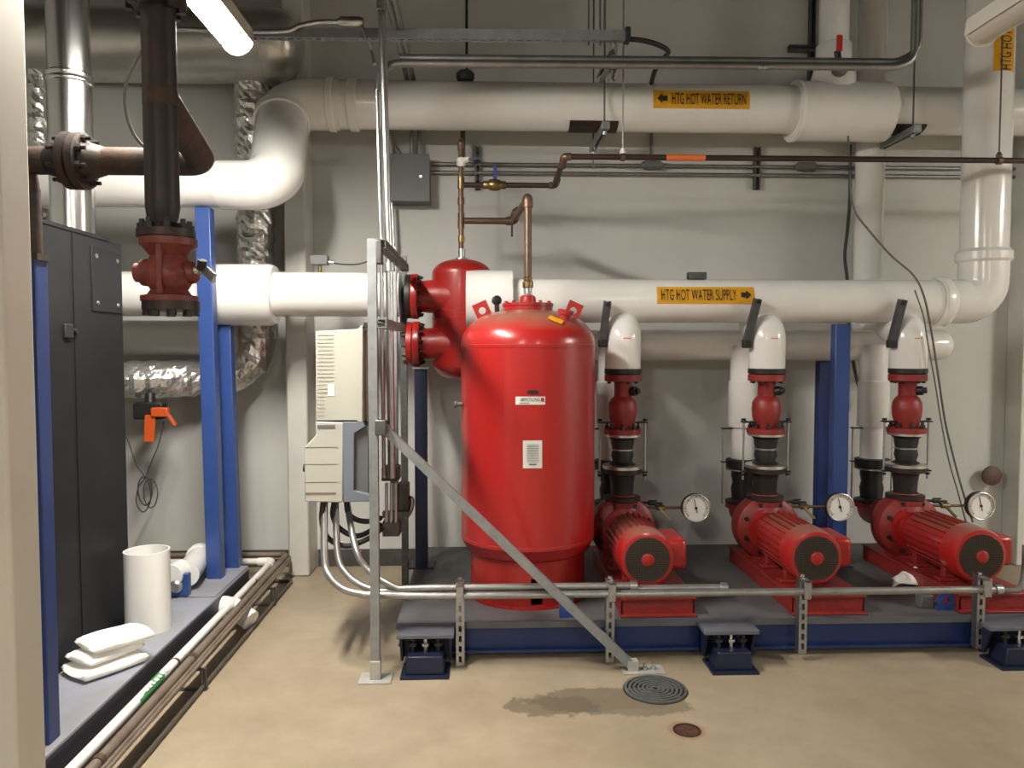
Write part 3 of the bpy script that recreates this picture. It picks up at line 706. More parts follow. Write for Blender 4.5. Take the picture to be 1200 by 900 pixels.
for px, lean in ((566, -1), (671, 1)):
    c = P(px, 366, TY-.05)
    ex = V((math.cos(lean*-.42), 0, math.sin(lean*-.42))); ez = V((-ex.z, 0, ex.x)); w, h = R(17.5, TY), R(24, TY)
    hole = [(math.cos(2*PI*i/20)*R(4.2,TY), math.sin(2*PI*i/20)*R(4.2,TY)+h*.08) for i in range(20)]
    # plate with an eye: outer rectangle bridged to the hole, front and back
    outer = []
    for i in range(20):
        a = 2*PI*i/20; dx, dy = math.cos(a), math.sin(a); s_ = min((w/2)/abs(dx) if abs(dx) > 1e-6 else 9, (h/2)/abs(dy) if abs(dy) > 1e-6 else 9)
        outer.append((dx*s_, dy*s_))
    vs = []; fs = []
    for yy in (-.008, .008):
        vs += [c+ex*x+ez*y+V((0,yy,0)) for x, y in outer] + [c+ex*x+ez*y+V((0,yy,0)) for x, y in hole]
    for i in range(20):
        j = (i+1) % 20
        fs += [(i, j, 20+j, 20+i), (40+i, 60+i, 60+j, 40+j), (i, 40+i, 40+j, j), (20+i, 20+j, 60+j, 60+i)]
    O('lifting_lug', M().add(vs, fs), RED, t)
def dome_hit(px, py):
    d = ray(px, py); yy = TY-tr
    while yy < TY+tr:
        p = V((0,0,CAMH))+d*(yy/d.y); u = max(0, min(1, (p.z-zs-.008)/(hgt-.008)))
        if math.hypot(p.x-TX, p.y-TY) < tr*(1-u*u)**.36: return p
        yy += .002
    return P(px, py, TY)
c = dome_hit(660, 374)
O('nozzle', M().lathe(c+V((0,.03,-.05)), (.18,-.1,1), [(.034, 0), (.034, .075), (.042, .077), (.042, .100), (.030, .102), (.030, .09)], 20), RED, t)
O('nozzle_plug', M().lathe(c+V((.008,.026,.0)), (.18,-.1,1), [(.028, 0), (.028, .045)], 16), BLKP, t)
def on_tank(px, py, off=.002):
    d = ray(px, py); o = V((-TX, -TY)); a = d.x*d.x+d.y*d.y; b = 2*(d.x*o.x+d.y*o.y); c_ = o.dot(o)-(tr+off)**2
    s_ = (-b-math.sqrt(b*b-4*a*c_))/(2*a); return V((0,0,CAMH))+d*s_
def tank_patch(px, py, w, h):
    """maps label coordinates in photograph pixels onto the tank wall"""
    def g(off): return lambda x, y: on_tank(px+x, py-y, off)
    return g
g = tank_patch(621.5, 469.5, 36, 10)
lab = O('maker_label', patch(M(), 35, 9.5, g(.002), 8, 2), PAPER, t)
vs, fs = text_mesh('ARMSTRONG', 23, 4.4); O('lettering', M().add([g(.0045)(x-.5, y+1.2) for x, y in vs], fs), INK, lab, flat=True)
O('red_mark', patch(M(), 3.6, 4.6, lambda x, y: g(.0045)(x+14.3, y+1.2), 2, 2), TAGRED, lab)
O('fine_print', patch(M(), 12, .7, lambda x, y: g(.0045)(x-7, y-2.8), 3, 1), GREY, lab)
g2 = tank_patch(624.5, 459.5, 14, 5)
ov = [(math.cos(2*PI*i/24)*7.5, math.sin(2*PI*i/24)*2.4) for i in range(24)]
O('oval_plate', M().add([g2(.003)(x, y) for x, y in ov], [tuple(range(24))]), BLKP, t)
g3 = tank_patch(624, 532.5, 22, 32)
lab = O('data_sheet', patch(M(), 22.5, 32.5, g3(.002), 6, 2), PAPER, t)
m = M()
for k in range(11): patch(m, 14, .55, lambda x, y, k=k: g3(.0045)(x+.4, y+11-k*1.95), 3, 1)
patch(m, 9, 1.5, lambda x, y: g3(.0045)(x+.5, y-11.7), 3, 1)
O('printed_lines', m, GREY, lab)
O('top_sticker', M().add([dome_hit(*q)+V((0,-.006,.005)) for q in ((641, 374), (645, 370.5), (653, 373.8), (661, 377), (658, 381), (650, 378))], [(0,1,2,5),(5,2,3,4)]), YEL, t)
p = O('drain_stub', M().lathe(V((TX-tr*.97, TY-.1, Z(472, TY))), (-1,0,0), [(.012, 0), (.012, .03), (.02, .031), (.02, .045)], 12), GREY, t)
# copper riser off the tank top
CUY = AY_; cux = X(541, CUY)
t = T('copper_vent_pipe', 'copper pipe rising from the tank top and crossing left to the copper upright', 'pipe', (TX, TY, zt+.1))
zcu = Z(259, CUY); ztop = Z(231, TY)
O('pipe', M().tube(bend([(TX, TY, zt+.10), (TX, TY, ztop), (X(604, CUY), CUY-.03, ztop-.02), (X(604, CUY), CUY, zcu), (cux+.02, CUY, zcu)], .03, 6), .0205, 18), COPPER, t)
O('elbow', M().tube(bend([(TX, TY, ztop-.055), (TX, TY, ztop), ((TX*.86+X(604,CUY)*.14), TY+.06, ztop-.003)], .035, 7), .027, 18), COPPER, t)
O('elbow', M().tube(bend([(X(604, CUY)-.06, CUY, zcu), (X(604, CUY), CUY, zcu), (X(604, CUY), CUY-.02, zcu+.05)], .03, 6), .026, 18), COPPER, t)
O('union', M().lathe((TX, TY, Z(338, TY)), (0,0,1), [(.022, 0), (.03, .005), (.03, .035), (.024, .04), (.026, .06), (.022, .065)], 12), BRASS, t)
O('nipple', M().lathe((TX, TY, zt+.07), (0,0,1), [(.023, 0), (.023, .09)], 18), GALV, t)
vp = P(603, 251, CUY-.04)
dv_ = O('drain_valve', M().lathe(vp, (.2,-.6,.3), [(.02, -.03), (.024, 0), (.024, .03), (.015, .035), (.015, .06)], 14), BRASS, t)
O('thin_key', M().box(P(600, 268, CUY-.04), (.012, .006, .10)), BLKP, t)

# ------------------------------------------------------------------ red air separator
AY = SY+.12; AX, AR = X(541.5, AY), R(34.5, AY)
t = T('air_separator', 'red domed vessel with two flanged nozzles left behind the big red tank', 'vessel', (AX, AY, Z(444, AY)))
za, zb_ = Z(322, AY), Z(427, AY)
prof = [(.001, Z(446, AY)), (AR*.4, Z(444.5, AY)), (AR*.75, Z(439, AY)), (AR*.95, Z(431, AY)), (AR, zb_), (AR, za)]
for i in range(1, 11):
    a = PI/2*i/10; prof.append((AR*math.cos(a)**.9 if i < 10 else .001, za+(Z(304, AY)-za)*math.sin(a)))
O('shell', M().lathe((AX, AY, 0), (0,0,1), prof, 56), RED, t, ang=25)
O('weld_rings', M().lathe((AX, AY, Z(374, AY)), (0,0,1), [(AR, 0), (AR*1.012, .004), (AR, .008)], 56).lathe((AX, AY, Z(366, AY)), (0,0,1), [(AR, 0), (AR*1.012, .004), (AR, .008)], 56), RED, t)
for yc, x0, blind in ((347, 482, False), (403, 484, True)):
    zc = Z(yc, SY)
    n0 = O('nozzle', M().lathe((X(x0, SY), SY+.06, zc), (1,0,0), [(R(18.5,SY), 0), (R(18.5,SY), .07), (R(19.5,SY), .12), (R(21.5,SY), .22), (R(22,SY), .27)], 36), RED, t)
    O('flange', M().lathe((X(x0, SY), SY+.06, zc), (1,0,0), [(R(26,SY), 0), (R(26.5,SY), .005), (R(26.5,SY), .04), (R(20,SY), .045)], 36), RED, t)
    if blind:
        O('blind_flange', M().lathe((X(x0, SY)-.006, SY+.06, zc), (-1,0,0), [(R(26,SY), 0), (R(26,SY), .03), (R(24,SY), .034)], 36), RED, t)
        bolts(t, (X(x0, SY)-.036, SY+.06, zc), (-1,0,0), R(22.5,SY), 12, .014, .014, BLKP, shank=.012, ph=.1)
        bolts(t, (X(x0, SY)+.042, SY+.06, zc), (1,0,0), R(22.5,SY), 12, .014, .014, BLKP, shank=.012, ph=.1)
    else:
        O('black_flange', M().lathe((X(x0, SY)-.004, SY+.06, zc), (-1,0,0), [(R(26,SY), 0), (R(26,SY), .03), (R(20,SY), .036)], 36), BLKP, t)
        bolts(t, (X(x0, SY)+.04, SY+.06, zc), (1,0,0), R(22.5,SY), 12, .014, .014, BLKP, shank=.016, ph=.1)
O('top_nozzle', M().lathe((AX, AY, Z(305, AY)), (0,0,1), [(.045, -.02), (.04, .012), (.022, .016), (.022, .07)], 20), GALV, t)
ax0 = X(493.5, 4.8)
tp = post('dark navy post under the lower flange of the air separator', (ax0, 4.78, Z(432, 4.78)), (ax0, 4.78, DZ), R(14, 4.8), .075, NAVYD, plate=.16)
O('cap_plate', M().box((ax0, 4.78, Z(431, 4.78)), (.10, .10, .012)), GALV, tp)

# copper fill line down into the air separator
t = T('copper_fill_pipe', 'copper upright with a white handled valve above the air separator', 'pipe', (cux, AY, Z(300, AY)))
O('pipe', M().tube(bend([(cux, AY, Z(296, AY)), (cux, AY, Z(164, AY)), (cux, 5.28, Z(164, AY)), (cux, 5.28, rz)], .04, 6), .0165, 18), COPPER, t)
for y0, y1 in ((284, 277), (240, 232), (268, 250), (222, 208), (176, 168)):
    O('coupling', M().tube([(cux, AY, Z(y0, AY)), (cux, AY, Z(y1, AY))], .021, 16), BRASS if y0 in (284, 222) else COPPER, t)
wv = O('white_valve', M().lathe((cux, AY, Z(196, AY)), (0,0,1), [(.02, 0), (.027, .01), (.027, .045), (.02, .055)], 16).tube([(cux, AY, Z(189, AY)), (cux+.05, AY-.02, Z(188, AY))], .018, 14), WHITE, t)
O('blue_lever', M().bar((cux+.05, AY-.02, Z(188, AY)), (cux+.115, AY-.03, Z(187, AY)), .018, .01, (0,1,0)), BLUEH, wv)
MY = 4.42; mz = Z(183, MY)
t = T('makeup_water_pipe', 'long dark thin water pipe with an orange label crossing before the riser', 'pipe', (X(900, MY), MY, mz))
mlow = Z(217, AY)
O('pipe', M().tube(bend([(XR-.05, MY, mz), (X(660, MY), MY, mz), (X(650, AY), AY, mlow), (cux+.015, AY, mlow)], .035, 6), .0165, 18), DARKP, t)
O('elbow', M().tube(bend([(X(668, MY), MY, mz), (X(660, MY), MY, mz), (X(658, 4.5), 4.49, mz-.04)], .03, 6), .022, 16), COPPER, t)
O('elbow', M().tube(bend([(X(651.5, AY), AY-.05, mlow+.03), (X(650, AY), AY, mlow), (X(643, AY), AY, mlow)], .03, 6), .022, 16), COPPER, t)
vb = O('brass_valve', M().lathe((X(566, AY), AY, mlow), (1,0,0), [(.02, 0), (.026, .008), (.026, .035), (.034, .045), (.038, .075), (.034, .105), (.026, .115), (.026, .14), (.02, .148)], 16), BRASS, t)
O('blue_lever', M().bb((X(578, AY), AY-.05, Z(212, AY)), (X(582.5, AY), AY-.035, Z(196, AY))), BLUEH, vb, bev=.003)
O('orange_label', M().tube([(X(778, MY), MY, mz), (X(823, MY), MY, mz)], .0185, 18), ORANGL, t)
for px, lab in ((728, 'left'), (1163, 'right')):
    hx = X(px, MY)
    h = T('ring_hanger', f'thin rod with a copper ring holding the long dark water pipe, {"near the picture middle" if lab=="left" else "before the white riser"}', 'pipe hanger', (hx, MY, mz-.02), 'ring hangers of the long water pipe')
    O('hanger_rod', M().tube([(hx, MY, mz+.035), (hx, MY, CZ)], .0045, 8), EMT if lab == 'left' else STRUTD, h)
    O('ring', M().tube([(hx-.012, MY, mz), (hx+.012, MY, mz)], .024, 16), COPPER, h)
    O('swivel', M().lathe((hx, MY, mz+.018), (0,0,1), [(.016, 0), (.018, .012), (.009, .03)], 12), WHITE if lab == 'left' else COPPER, h)

# ------------------------------------------------------------------ wall conduits, boxes and brackets
gx0, gx1, gz0, gz1 = X(456, 5.28), X(504, 5.28), Z(236, 5.28), Z(182, 5.28)
t = T('electrical_box', 'grey square electrical box on the back wall behind the bright conduits', 'electrical box', ((gx0+gx1)/2, 5.3, gz0))
O('body', M().bb((gx0, 5.29, gz0), (gx1, WY, gz1)), GREY, t, bev=.004)
O('cover', M().bb((gx0-.004, 5.278, gz0-.004), (gx1+.004, 5.29, gz1+.004)), GREY, t, bev=.003)
O('latch', M().lathe((X(494.5, 5.28), 5.278, Z(208, 5.28)), (0,-1,0), [(.012, 0), (.010, .012)], 12), EMT, t)
def single(name, m, mt, label, cat, group=None, **k): return tag(O(name, m, mt, **k), label, cat, group)
CYW = 5.42
z193, z203 = Z(193, CYW), Z(203, CYW)
single('wall_conduit', M().tube([(gx1, CYW, z193), (XR-.02, CYW, z193)], .0135, 12), EMTD, 'upper of the two horizontal conduits along the back wall', 'conduit', 'horizontal wall conduits')
single('wall_conduit', M().tube([(gx1, CYW, z203), (XR-.02, CYW, z203)], .0135, 12), EMTD, 'lower of the two horizontal conduits along the back wall', 'conduit', 'horizontal wall conduits')
for px, lab in ((762, 'below the return label'), (940, 'left of the slender white vertical pipe')):
    bx_ = X(px, 5.4)
    t = T('wall_outlet_box', f'small grey oval box on the wall conduit {lab}', 'conduit fitting', (bx_, 5.4, z193-.025), 'outlet boxes on the wall conduit')
    O('body', M().tube([(bx_-.075, 5.4, z193), (bx_-.055, 5.4, z193), (bx_+.055, 5.4, z193), (bx_+.075, 5.4, z193)], [.018, .03, .03, .018], 20), GREY, t)
    O('cover', M().bb((bx_-.06, 5.366, z193-.02), (bx_+.06, 5.374, z193+.02)), GREY, t, bev=.004)
for px, y0, y1, lab in ((560.5, 172, 223, 'behind the copper upright'), (883, 170, 220, 'right of the orange label'), (944, -20, 95, 'at the top left of the branch pipe')):
    xx = X(px, 5.43); yy = 5.4285
    single('wall_strut', M().strut((xx, yy, Z(y1, 5.43)), (xx, yy, Z(y0, 5.43)), (0,-1,0)), STRUTD, f'short upright steel channel on the back wall {lab}', 'bracket', 'steel channels on the back wall')
single('wall_strut', M().strut((X(918, 5.38), 5.385, Z(52, 5.38)), (X(955, 5.38), 5.385, Z(52, 5.38)), (0,-1,0)), STRUTD, 'short horizontal steel channel crossing the upright one at upper right', 'bracket')
single('wall_conduit', M().tube([(X(761, 5.42), 5.42, z193), (X(761, 5.42), 5.42, Z(96, 5.42))], .011, 12), EMTD, 'short vertical wall conduit hidden half by the return main above the outlet box', 'conduit')
# conduits over the electrical box, up and along the ceiling towards the camera
for k, px in enumerate((460, 484, 493)):
    single('box_conduit', M().tube([(X(px, 5.36), 5.36, gz1-.002), (X(px, 5.36), 5.36, Z(120, 5.36))], .013 if k else .02, 12), EMTD, ('leftmost and thickest', 'middle', 'rightmost')[k]+' short conduit rising from the grey electrical box', 'conduit', 'conduits on top of the grey box')
for k, (a, b) in enumerate((((455, 0), (480, 105)), ((463, 0), (487, 105)))):
    p1 = P(b[0], b[1], 5.2); p0 = P(a[0], a[1], 3.95); p0 = p1 + (p0-p1)*1.0; p0.z = p1.z+.0
    pz = P(a[0], a[1], 3.95)
    single('ceiling_conduit', M().tube([V((pz.x, pz.y, CZ)), pz+(pz-p1)*.15, p1, V((p1.x, 5.3, p1.z))], .016, 12), EMTD, ('left', 'right')[k]+' one of two dark conduits slanting back over the return main at upper left', 'conduit', 'two conduits slanting back')
single('loop_conduit', M().tube(spline([P(457, 155, 5.38), P(463, 172, 5.38), P(470, 181, 5.38)]), .008, 10), EMTD, 'small curved conduit end at the top left of the grey electrical box', 'conduit')
# unistrut and conduits hung above the return main
UY = 4.3; uz = Z(41, UY)
t = T('hung_channel', 'long horizontal slotted steel channel hung near the top of the picture', 'steel channel', (X(500, UY), UY, uz))
O('channel', M().strut((X(285, UY), UY, Z(39.5, UY, 285)), (X(731, UY), UY, uz), (0,0,1), w=.05, d=.052), STRUT, t)
for px in (688, 701, 706): O('hanger_rod', M().tube([(X(px, UY), UY, uz-.05), (X(px, UY), UY, CZ)], .005, 8), STRUTD, t)
O('end_cap', M().box((X(732, UY), UY, uz+.005), (.03, .075, .075)), BLK, t, bev=.006)
O('down_channel', M().strut((X(719, UY), UY+.03, uz+.01), (X(717, UY), UY+.06, Z(88, UY)), (0,-1,0)), STRUT, t)
O('brace_channel', M().strut(P(718, 62, UY-.02), P(704, 92, UY+.55), (-.6,-.3,-.4)), STRUT, t)
c1 = Z(67, UY-.06); c2 = Z(76, UY-.06); ccy = UY-.06
cA = bend([P(443, 96+10, 4.14), P(446, 85, 4.16), (X(462, ccy), ccy, c2), (X(1040, ccy), ccy, c2+.015), (X(1062, ccy), ccy, c2+.05), (X(1062, ccy), ccy, CZ)], [.06, .06, .12, .12], 6)
single('hung_conduit', M().tube(cA, .0205, 14), EMTD, 'lower of the two long conduits over the return main, bending down at left', 'conduit', 'two long hung conduits')
cB = bend([(X(470, ccy), ccy+.03, c1), (X(1046, ccy), ccy+.03, c1+.012), (X(1070, ccy), ccy+.03, c1+.07), (X(1070, ccy), ccy+.03, CZ)], [.12, .12], 6)
single('hung_conduit', M().tube(cB, .0205, 14), EMTD, 'upper of the two long conduits over the return main, bending up at right', 'conduit', 'two long hung conduits')
for px in (886, 892):
    single('conduit_coupling', M().tube([(X(px-4, ccy), ccy, c2+.008), (X(px+1, ccy), ccy, c2+.008)], .021, 14), EMT, f'bright coupling on the lower hung conduit, {"left" if px==886 else "right"} of a close pair', 'conduit fitting')
single('black_flexible_conduit', M().tube(spline([P(734, 46, UY), P(750, 47, UY), P(770, 52, UY+.02), P(783, 60, UY+.1), P(778, 68, UY+.25), P(768, 82, UY+.4), P(763, 98, UY+.5)]), .014, 12), BLK, 'black flexible conduit arching from the end of the hung channel', 'conduit')
t = T('conduit_outlet_fitting', 'grey conduit fitting and bent conduit lying on the hung channel at upper left', 'conduit', P(340, 36, UY-.05))
O('conduit', M().tube(spline([P(205, 34, UY-.05), P(290, 37, UY-.05), P(335, 36, UY-.05), P(352, 30, UY-.05), P(372, 26, UY-.05), P(396, 25.5, UY-.05)]), .0125, 12), EMT, t)
O('fitting', M().tube([P(395, 26, UY-.05), P(400, 25.5, UY-.05), P(422, 25.5, UY-.05), P(426, 26, UY-.05)], [.014, .026, .026, .018], 16), EMT, t)
O('cord_drop', M().tube(spline([P(424, 29, UY-.05), P(430, 46, UY-.05), P(436, 62, UY-.02), P(439, 75, 4.15)]), .008, 10), EMTD, t)
t = T('spring_hanger', 'black rod with a black rubber pad ending on top of the return main', 'pipe hanger', P(546, 98, RY-.08))
rpx = X(548, RY-.05)
O('rod', M().tube([(rpx, RY-.05, Z(95, RY)), (rpx, RY-.05, CZ)], .009, 10), BLKP, t)
O('pad', M().lathe((rpx-.01, RY-.05, rz+RRAD-.005), (0,0,1), [(.05, 0), (.058, .012), (.058, .04), (.045, .055), (.02, .06)], 20), BLK, t)
# small valve at the branch pipe, top right
t = T('ball_valve', 'grey ball valve with a red handle beside the white branch pipe at upper right', 'valve', P(984, 78, RY-.22))
O('body', M().ball(P(984, 80, RY-.2), .052, 18), GREY, t)
O('neck', M().tube([P(984, 80, RY-.2), P(981, 60, RY-.2)], .02, 14), BLKP, t)
O('red_handle', M().bar(P(983.5, 60, RY-.23), P(984, 41, RY-.23), .036, .016, (1,0,0)), REDH, t, bev=.004)
# junction sensor on the boiler supply pipe
sp_ = P(375, 320, SY)
t = T('temperature_sensor', 'small dark grey sensor box on the white pipe left of the strut post', 'sensor', (sp_.x, SY, szl+SR))
O('stem', M().tube([(sp_.x, SY, szl+SR-.01), (sp_.x, SY, Z(312, SY))], .012, 12), BRASS, t)
O('box', M().box((sp_.x, SY, Z(306, SY)), (R(20,SY), .07, R(11,SY))), GREY, t, bev=.006)
O('gland', M().tube([P(384, 307, SY), P(391, 308, SY)], .012, 12), EMT, t)
single('sensor_cable', M().tube(spline([P(388, 308, SY), P(405, 310, SY), P(420, 309.5, SY-.1), P(432, 306, SY-.3)]), .005, 8), DARKC, 'thin cable from the sensor box to the strut frame', 'cable')
single('channel_clip', M().strut((X(803, SY), SY-.03, sz+SR+.02), (X(824, SY), SY-.03, sz+SR+.02), (0,0,1), slots=False), STRUTD, 'short dark channel clip on top of the supply main above its label', 'bracket')
# slanted struts clipped across the supply main, one by each pump riser
ss = None
for i, (px0, py0, px1, py1) in enumerate(((712, 353, 706, 400), (888, 350, 875, 401), (1058, 351, 1045, 401))):
    y0, y1 = SY-SR-.05, SY-SR+.0
    p0, p1 = P(px0, py0, y0), P(px1, py1, y1-.0)
    t = T('slanted_channel', ('dark slotted channel leaning on the supply main by the left pump riser', 'dark slotted channel leaning on the supply main by the middle pump riser', 'dark slotted channel leaning on the supply main by the right pump riser')[i], 'bracket', p1, 'slanted channels across the supply main')
    O('channel', M().strut(p0, p1, (0,1,0), slots=False), SLANT, t)
    O('clamp', M().box(p1+V((0,0,-.01)), (.05, .05, .05)), BLK, t, bev=.008)
    O('top_bolt', M().lathe(p0+V((0,-.015,-.02)), (0,-1,0), [(.013, 0), (.013, .012)], 6), BLKP, t)
tg = P(583, 356, TY+.12)
t = T('round_thermometer', 'small dark round thermometer on the white sleeve behind the tank top', 'thermometer', P(583, 375, TY+.16))
O('stem', M().tube([P(583, 376, TY+.2), P(582, 352, TY+.2)], .014, 12), BLKP, t)
O('head', M().lathe(P(582, 352, TY+.2), (0.2,-1,0), [(.022, -.015), (.028, -.012), (.028, .012), (.022, .016)], 20), BLKP, t)

# cable draped over the right end
single('draped_cable', M().tube(spline([P(994, 160, 5.18-.3), P(996, 200, 4.55), P(1000, 243, 4.5), P(1020, 272, 4.5), P(1045, 300, 4.5), P(1070, 322, 4.5), P(1082, 345, 4.48), P(1090, 380, 4.48), P(1098, 430, 4.5), P(1107, 490, 4.55), P(1116, 530, 4.6), P(1128, 575, 4.62), P(1140, 612, 4.62)]), .006, 8), GRAYC, 'thicker grey cable draped before the supply main at right', 'cable')
single('draped_cable', M().tube(spline([P(1072, 340, 4.44), P(1082, 370, 4.46), P(1087, 400, 4.47), P(1096, 450, 4.5), P(1104, 500, 4.55), P(1112, 540, 4.6), P(1122, 575, 4.62), P(1132, 612, 4.62)]), .0045, 8), GRAYC, 'thinner grey cable hanging just left of the thicker draped one at right', 'cable')
single('wall_cable', M().tube(spline([P(996, 170, 5.36), P(996, 230, 5.36), P(993, 270, 5.38), P(990, 300, 5.38), P(993, 330, 5.38), P(994, 372, 5.38), P(1001, 430, 5.38), P(1012, 475, 5.38)]), .012, 8), DARKC, 'dark cable down the wall beside the slender white vertical pipe', 'cable')

# ------------------------------------------------------------------ strut frame with the drive
FX = X(437.5, 3.55); fyf, fyr = 3.55, 4.9
t = T('strut_frame', 'grey steel channel frame with a long diagonal brace, standing before the red tank', 'frame', (FX, fyf, 0))
O('front_post', M().strut((FX, fyf, .008), (FX-.0, fyf, Z(281, fyf)), (0,1,0), slots=False), STRUT, t)
O('rear_post', M().strut((FX, fyr, .008), (FX, fyr, Z(300, fyr)), (-1,0,0)), STRUTD, t)
O('rear_post', M().strut((FX, 4.35, Z(600, 4.35)), (FX, 4.35, Z(290, 4.35)), (-1,0,0)), STRUT, t)
for y in (287, 379): O('rail', M().strut((FX+.043, fyf-.02, Z(y, fyf)), (FX+.043, 4.6 if y < 300 else 4.4, Z(y, fyf)), (-1,0,0)), STRUT if y > 300 else STRUTD, t)
d0, d1 = P(447, 499, 3.6), V((X(741, 3.6, 782), 3.6, .025))
O('diagonal_brace', M().strut(d0, d1, (0,1,0), slots=False), STRUT, t)
bp = G(441, 797)
O('base_plate', M().box((FX+.0, fyf-.0, .004), (.15, .12, .008)), ZINC, t)
O('post_shoe', M().box((FX, fyf, .05), (.05, .05, .09)), ZINC, t, bev=.004)
bf = O('brace_foot', M().bb((d1.x-.05, 3.55, 0), (d1.x+.15, 3.65, .008)).box((d1.x+.0, 3.6, .03), (.05, .05, .05)), ZINC, t)
for dx in (.06, .10): O('anchor_bolt', M().lathe((d1.x+dx, 3.6, .008), (0,0,1), [(.012, 0), (.012, .012), (.006, .013), (.006, .03)], 8), EMT, t)
O('post_bracket', M().bb((FX+.02, fyf-.03, Z(310, fyf)), (FX+.045, fyf+.035, Z(283, fyf))), STRUTD, t, bev=.003)
O('brace_bracket', M().box((FX+.035, fyf-.01, Z(500, fyf)), (.05, .05, .07)), STRUTD, t, bev=.004)
# variable speed drive
yd0, yd1 = 3.79, 4.05
def dp(px, py): p = P(px, py, yd0); return (p.x, p.z)
ex, ey, ez = (1,0,0), (0,0,1), (0,1,0)
t = T('motor_drive', 'cream and grey motor drive mounted on the left of the strut frame', 'motor drive', (X(395, yd0), yd0, Z(589, yd0)))
up = [dp(370, 388), dp(420, 385.5), dp(423, 381), dp(425, 381), dp(425, 495), dp(420, 495), dp(418, 493), dp(370, 493)]
O('upper_cover', M().prism(up, (0, yd0, 0), ex, ey, ez, yd1-yd0), DRIVE, t, bev=.006)
lo_ = [dp(370, 494), dp(402, 495), dp(402, 589), dp(357, 588), dp(357, 524), dp(371, 509)]
O('lower_cover', M().prism(lo_, (0, yd0-.004, 0), ex, ey, ez, yd1-yd0+.008), DRIVE, t, bev=.006)
gr = [dp(401, 494), dp(425, 494), dp(428, 500), dp(415, 508), dp(414, 575), dp(433, 580), dp(433, 588), dp(402, 589)]
O('grey_chassis', M().prism(gr, (0, yd0+.002, 0), ex, ey, ez, yd1-yd0-.004), DRIVEG, t, bev=.004)
O('dark_gap', M().prism([dp(413, 500), dp(430, 500), dp(430, 581), dp(413, 577)], (0, yd0+.03, 0), ex, ey, ez, .2), GREY, t)
m = M()
for k in range(22):
    y = 392+k*4.5
    a, b = dp(372, y), dp(391 if y < 462 else 381, y); m.bb((a[0], yd0-.0018, a[1]-.004), (b[0], yd0+.001, a[1]+.004))
O('vent_shadow_strips', m, mat('vent shadow line', (.38,.365,.30), .6), t)  # darker strips coloured to stand in for the shade between vent slats
a, b = dp(384, 450), dp(392, 464); lab = O('small_label', M().bb((a[0], yd0-.002, b[1]), (b[0], yd0+.001, a[1])), PAPER, t)
a, b = dp(372, 498), dp(393, 502); O('finger_slot', M().bb((a[0], yd0-.006, b[1]), (b[0], yd0, a[1])), GREY, t)
a, b = dp(358, 577), dp(394, 579); O('lower_slot', M().bb((a[0], yd0-.006, b[1]), (b[0], yd0, a[1])), mat('slot brown', (.20,.14,.10), .6), t)
for y in (524, 544, 565):
    a, b = dp(357, y), dp(396, y); O('panel_seam', M().bb((a[0], yd0-.0055, a[1]-.001), (b[0], yd0-.002, a[1]+.001)), GREY, t)
a = dp(358, 552); O('knob', M().lathe((a[0], yd0+.1, a[1]), (-1,0,0), [(.012, 0), (.012, .015), (.02, .016), (.02, .032)], 14), BLK, t)
O('mounting_bracket', M().bb((X(425, yd0), yd0+.04, Z(384, yd0)), (FX+.03, yd0+.08, Z(378, yd0))), BLKP, t)
O('mounting_bracket', M().bb((X(424, yd0), yd0+.04, Z(500, yd0)), (FX+.03, yd0+.08, Z(494, yd0))), BLKP, t)
O('side_plate', M().bb((X(426, yd0), yd0+.06, Z(495, yd0)), (X(430, yd0), yd1, Z(388, yd0))), mat('brown side plate', (.30,.21,.17), .5, .3), t)
# vertical bright conduits through the frame
single('bright_conduit', M().tube([P(447, -60, 4.1), P(447, 0, 4.1), P(456, 306, 4.1), P(459, 560, 4.1)], R(4.4, 4.1), 20), EMT, 'thick bright vertical conduit passing the strut frame', 'conduit')
single('bright_conduit', M().tube([P(441.5, 100, 4.14), P(447, 306, 4.14), P(450, 560, 4.14)], R(2.3, 4.14), 16), EMT, 'thinner bright vertical conduit just left of the thick one', 'conduit')
single('bright_conduit', M().tube([P(459, 236, 5.33), P(462, 300, 5.33), P(462, 340, 5.33)], R(2.0, 5.33), 12), EMT, 'thin vertical conduit dropping from the bottom of the grey electrical box', 'conduit')
for py, pw, lab in ((6, 4.0, 'near the top of the picture'), (312, 5.0, 'at the top of the strut frame')):
    single('conduit_connector', M().tube([P(447 if py < 50 else 456.5, py+6, 4.1), P(447 if py < 50 else 456, py-4, 4.1)], R(pw+1.6, 4.1), 16), GALV, f'galvanized connector on the thick bright conduit {lab}', 'conduit fitting', 'connectors on the bright conduit')
t = T('disconnect_box', 'cluster of small brown grey boxes on the strut frame below the diagonal brace', 'electrical box', P(462, 630, 4.3))
def q2(px0, py0, px1, py1, y0, y1): a, b = P(px0, py1, y0), P(px1, py0, y0); return M().bb((a.x, y0, a.z), (b.x, y1, b.z))
BRG = mat('brown grey box', (.16,.14,.12), .55, .4, col2=(.11,.095,.085), scale=10)
O('upper_box', q2(447, 548, 467, 564, 4.22, 4.34), BRG, t, bev=.004)
O('panel', q2(466, 568, 478, 606, 4.25, 4.36), GREY, t, bev=.004)
O('lower_box', q2(448, 612, 468, 629, 4.22, 4.34), BRG, t, bev=.004)
O('clamp_bar', q2(448, 600, 478, 607, 4.2, 4.25), STRUTD, t)
O('terminal', M().tube(spline([P(477, 583, 4.3), P(483, 586, 4.28), P(481, 598, 4.28), P(476, 606, 4.3)]), .014, 12), GALV, t)
for k in range(3): O('conduit_stub', M().tube([P(453+k*5.5, 566, 4.2), P(453+k*5.5, 612, 4.2)], .009, 12), EMT, t)
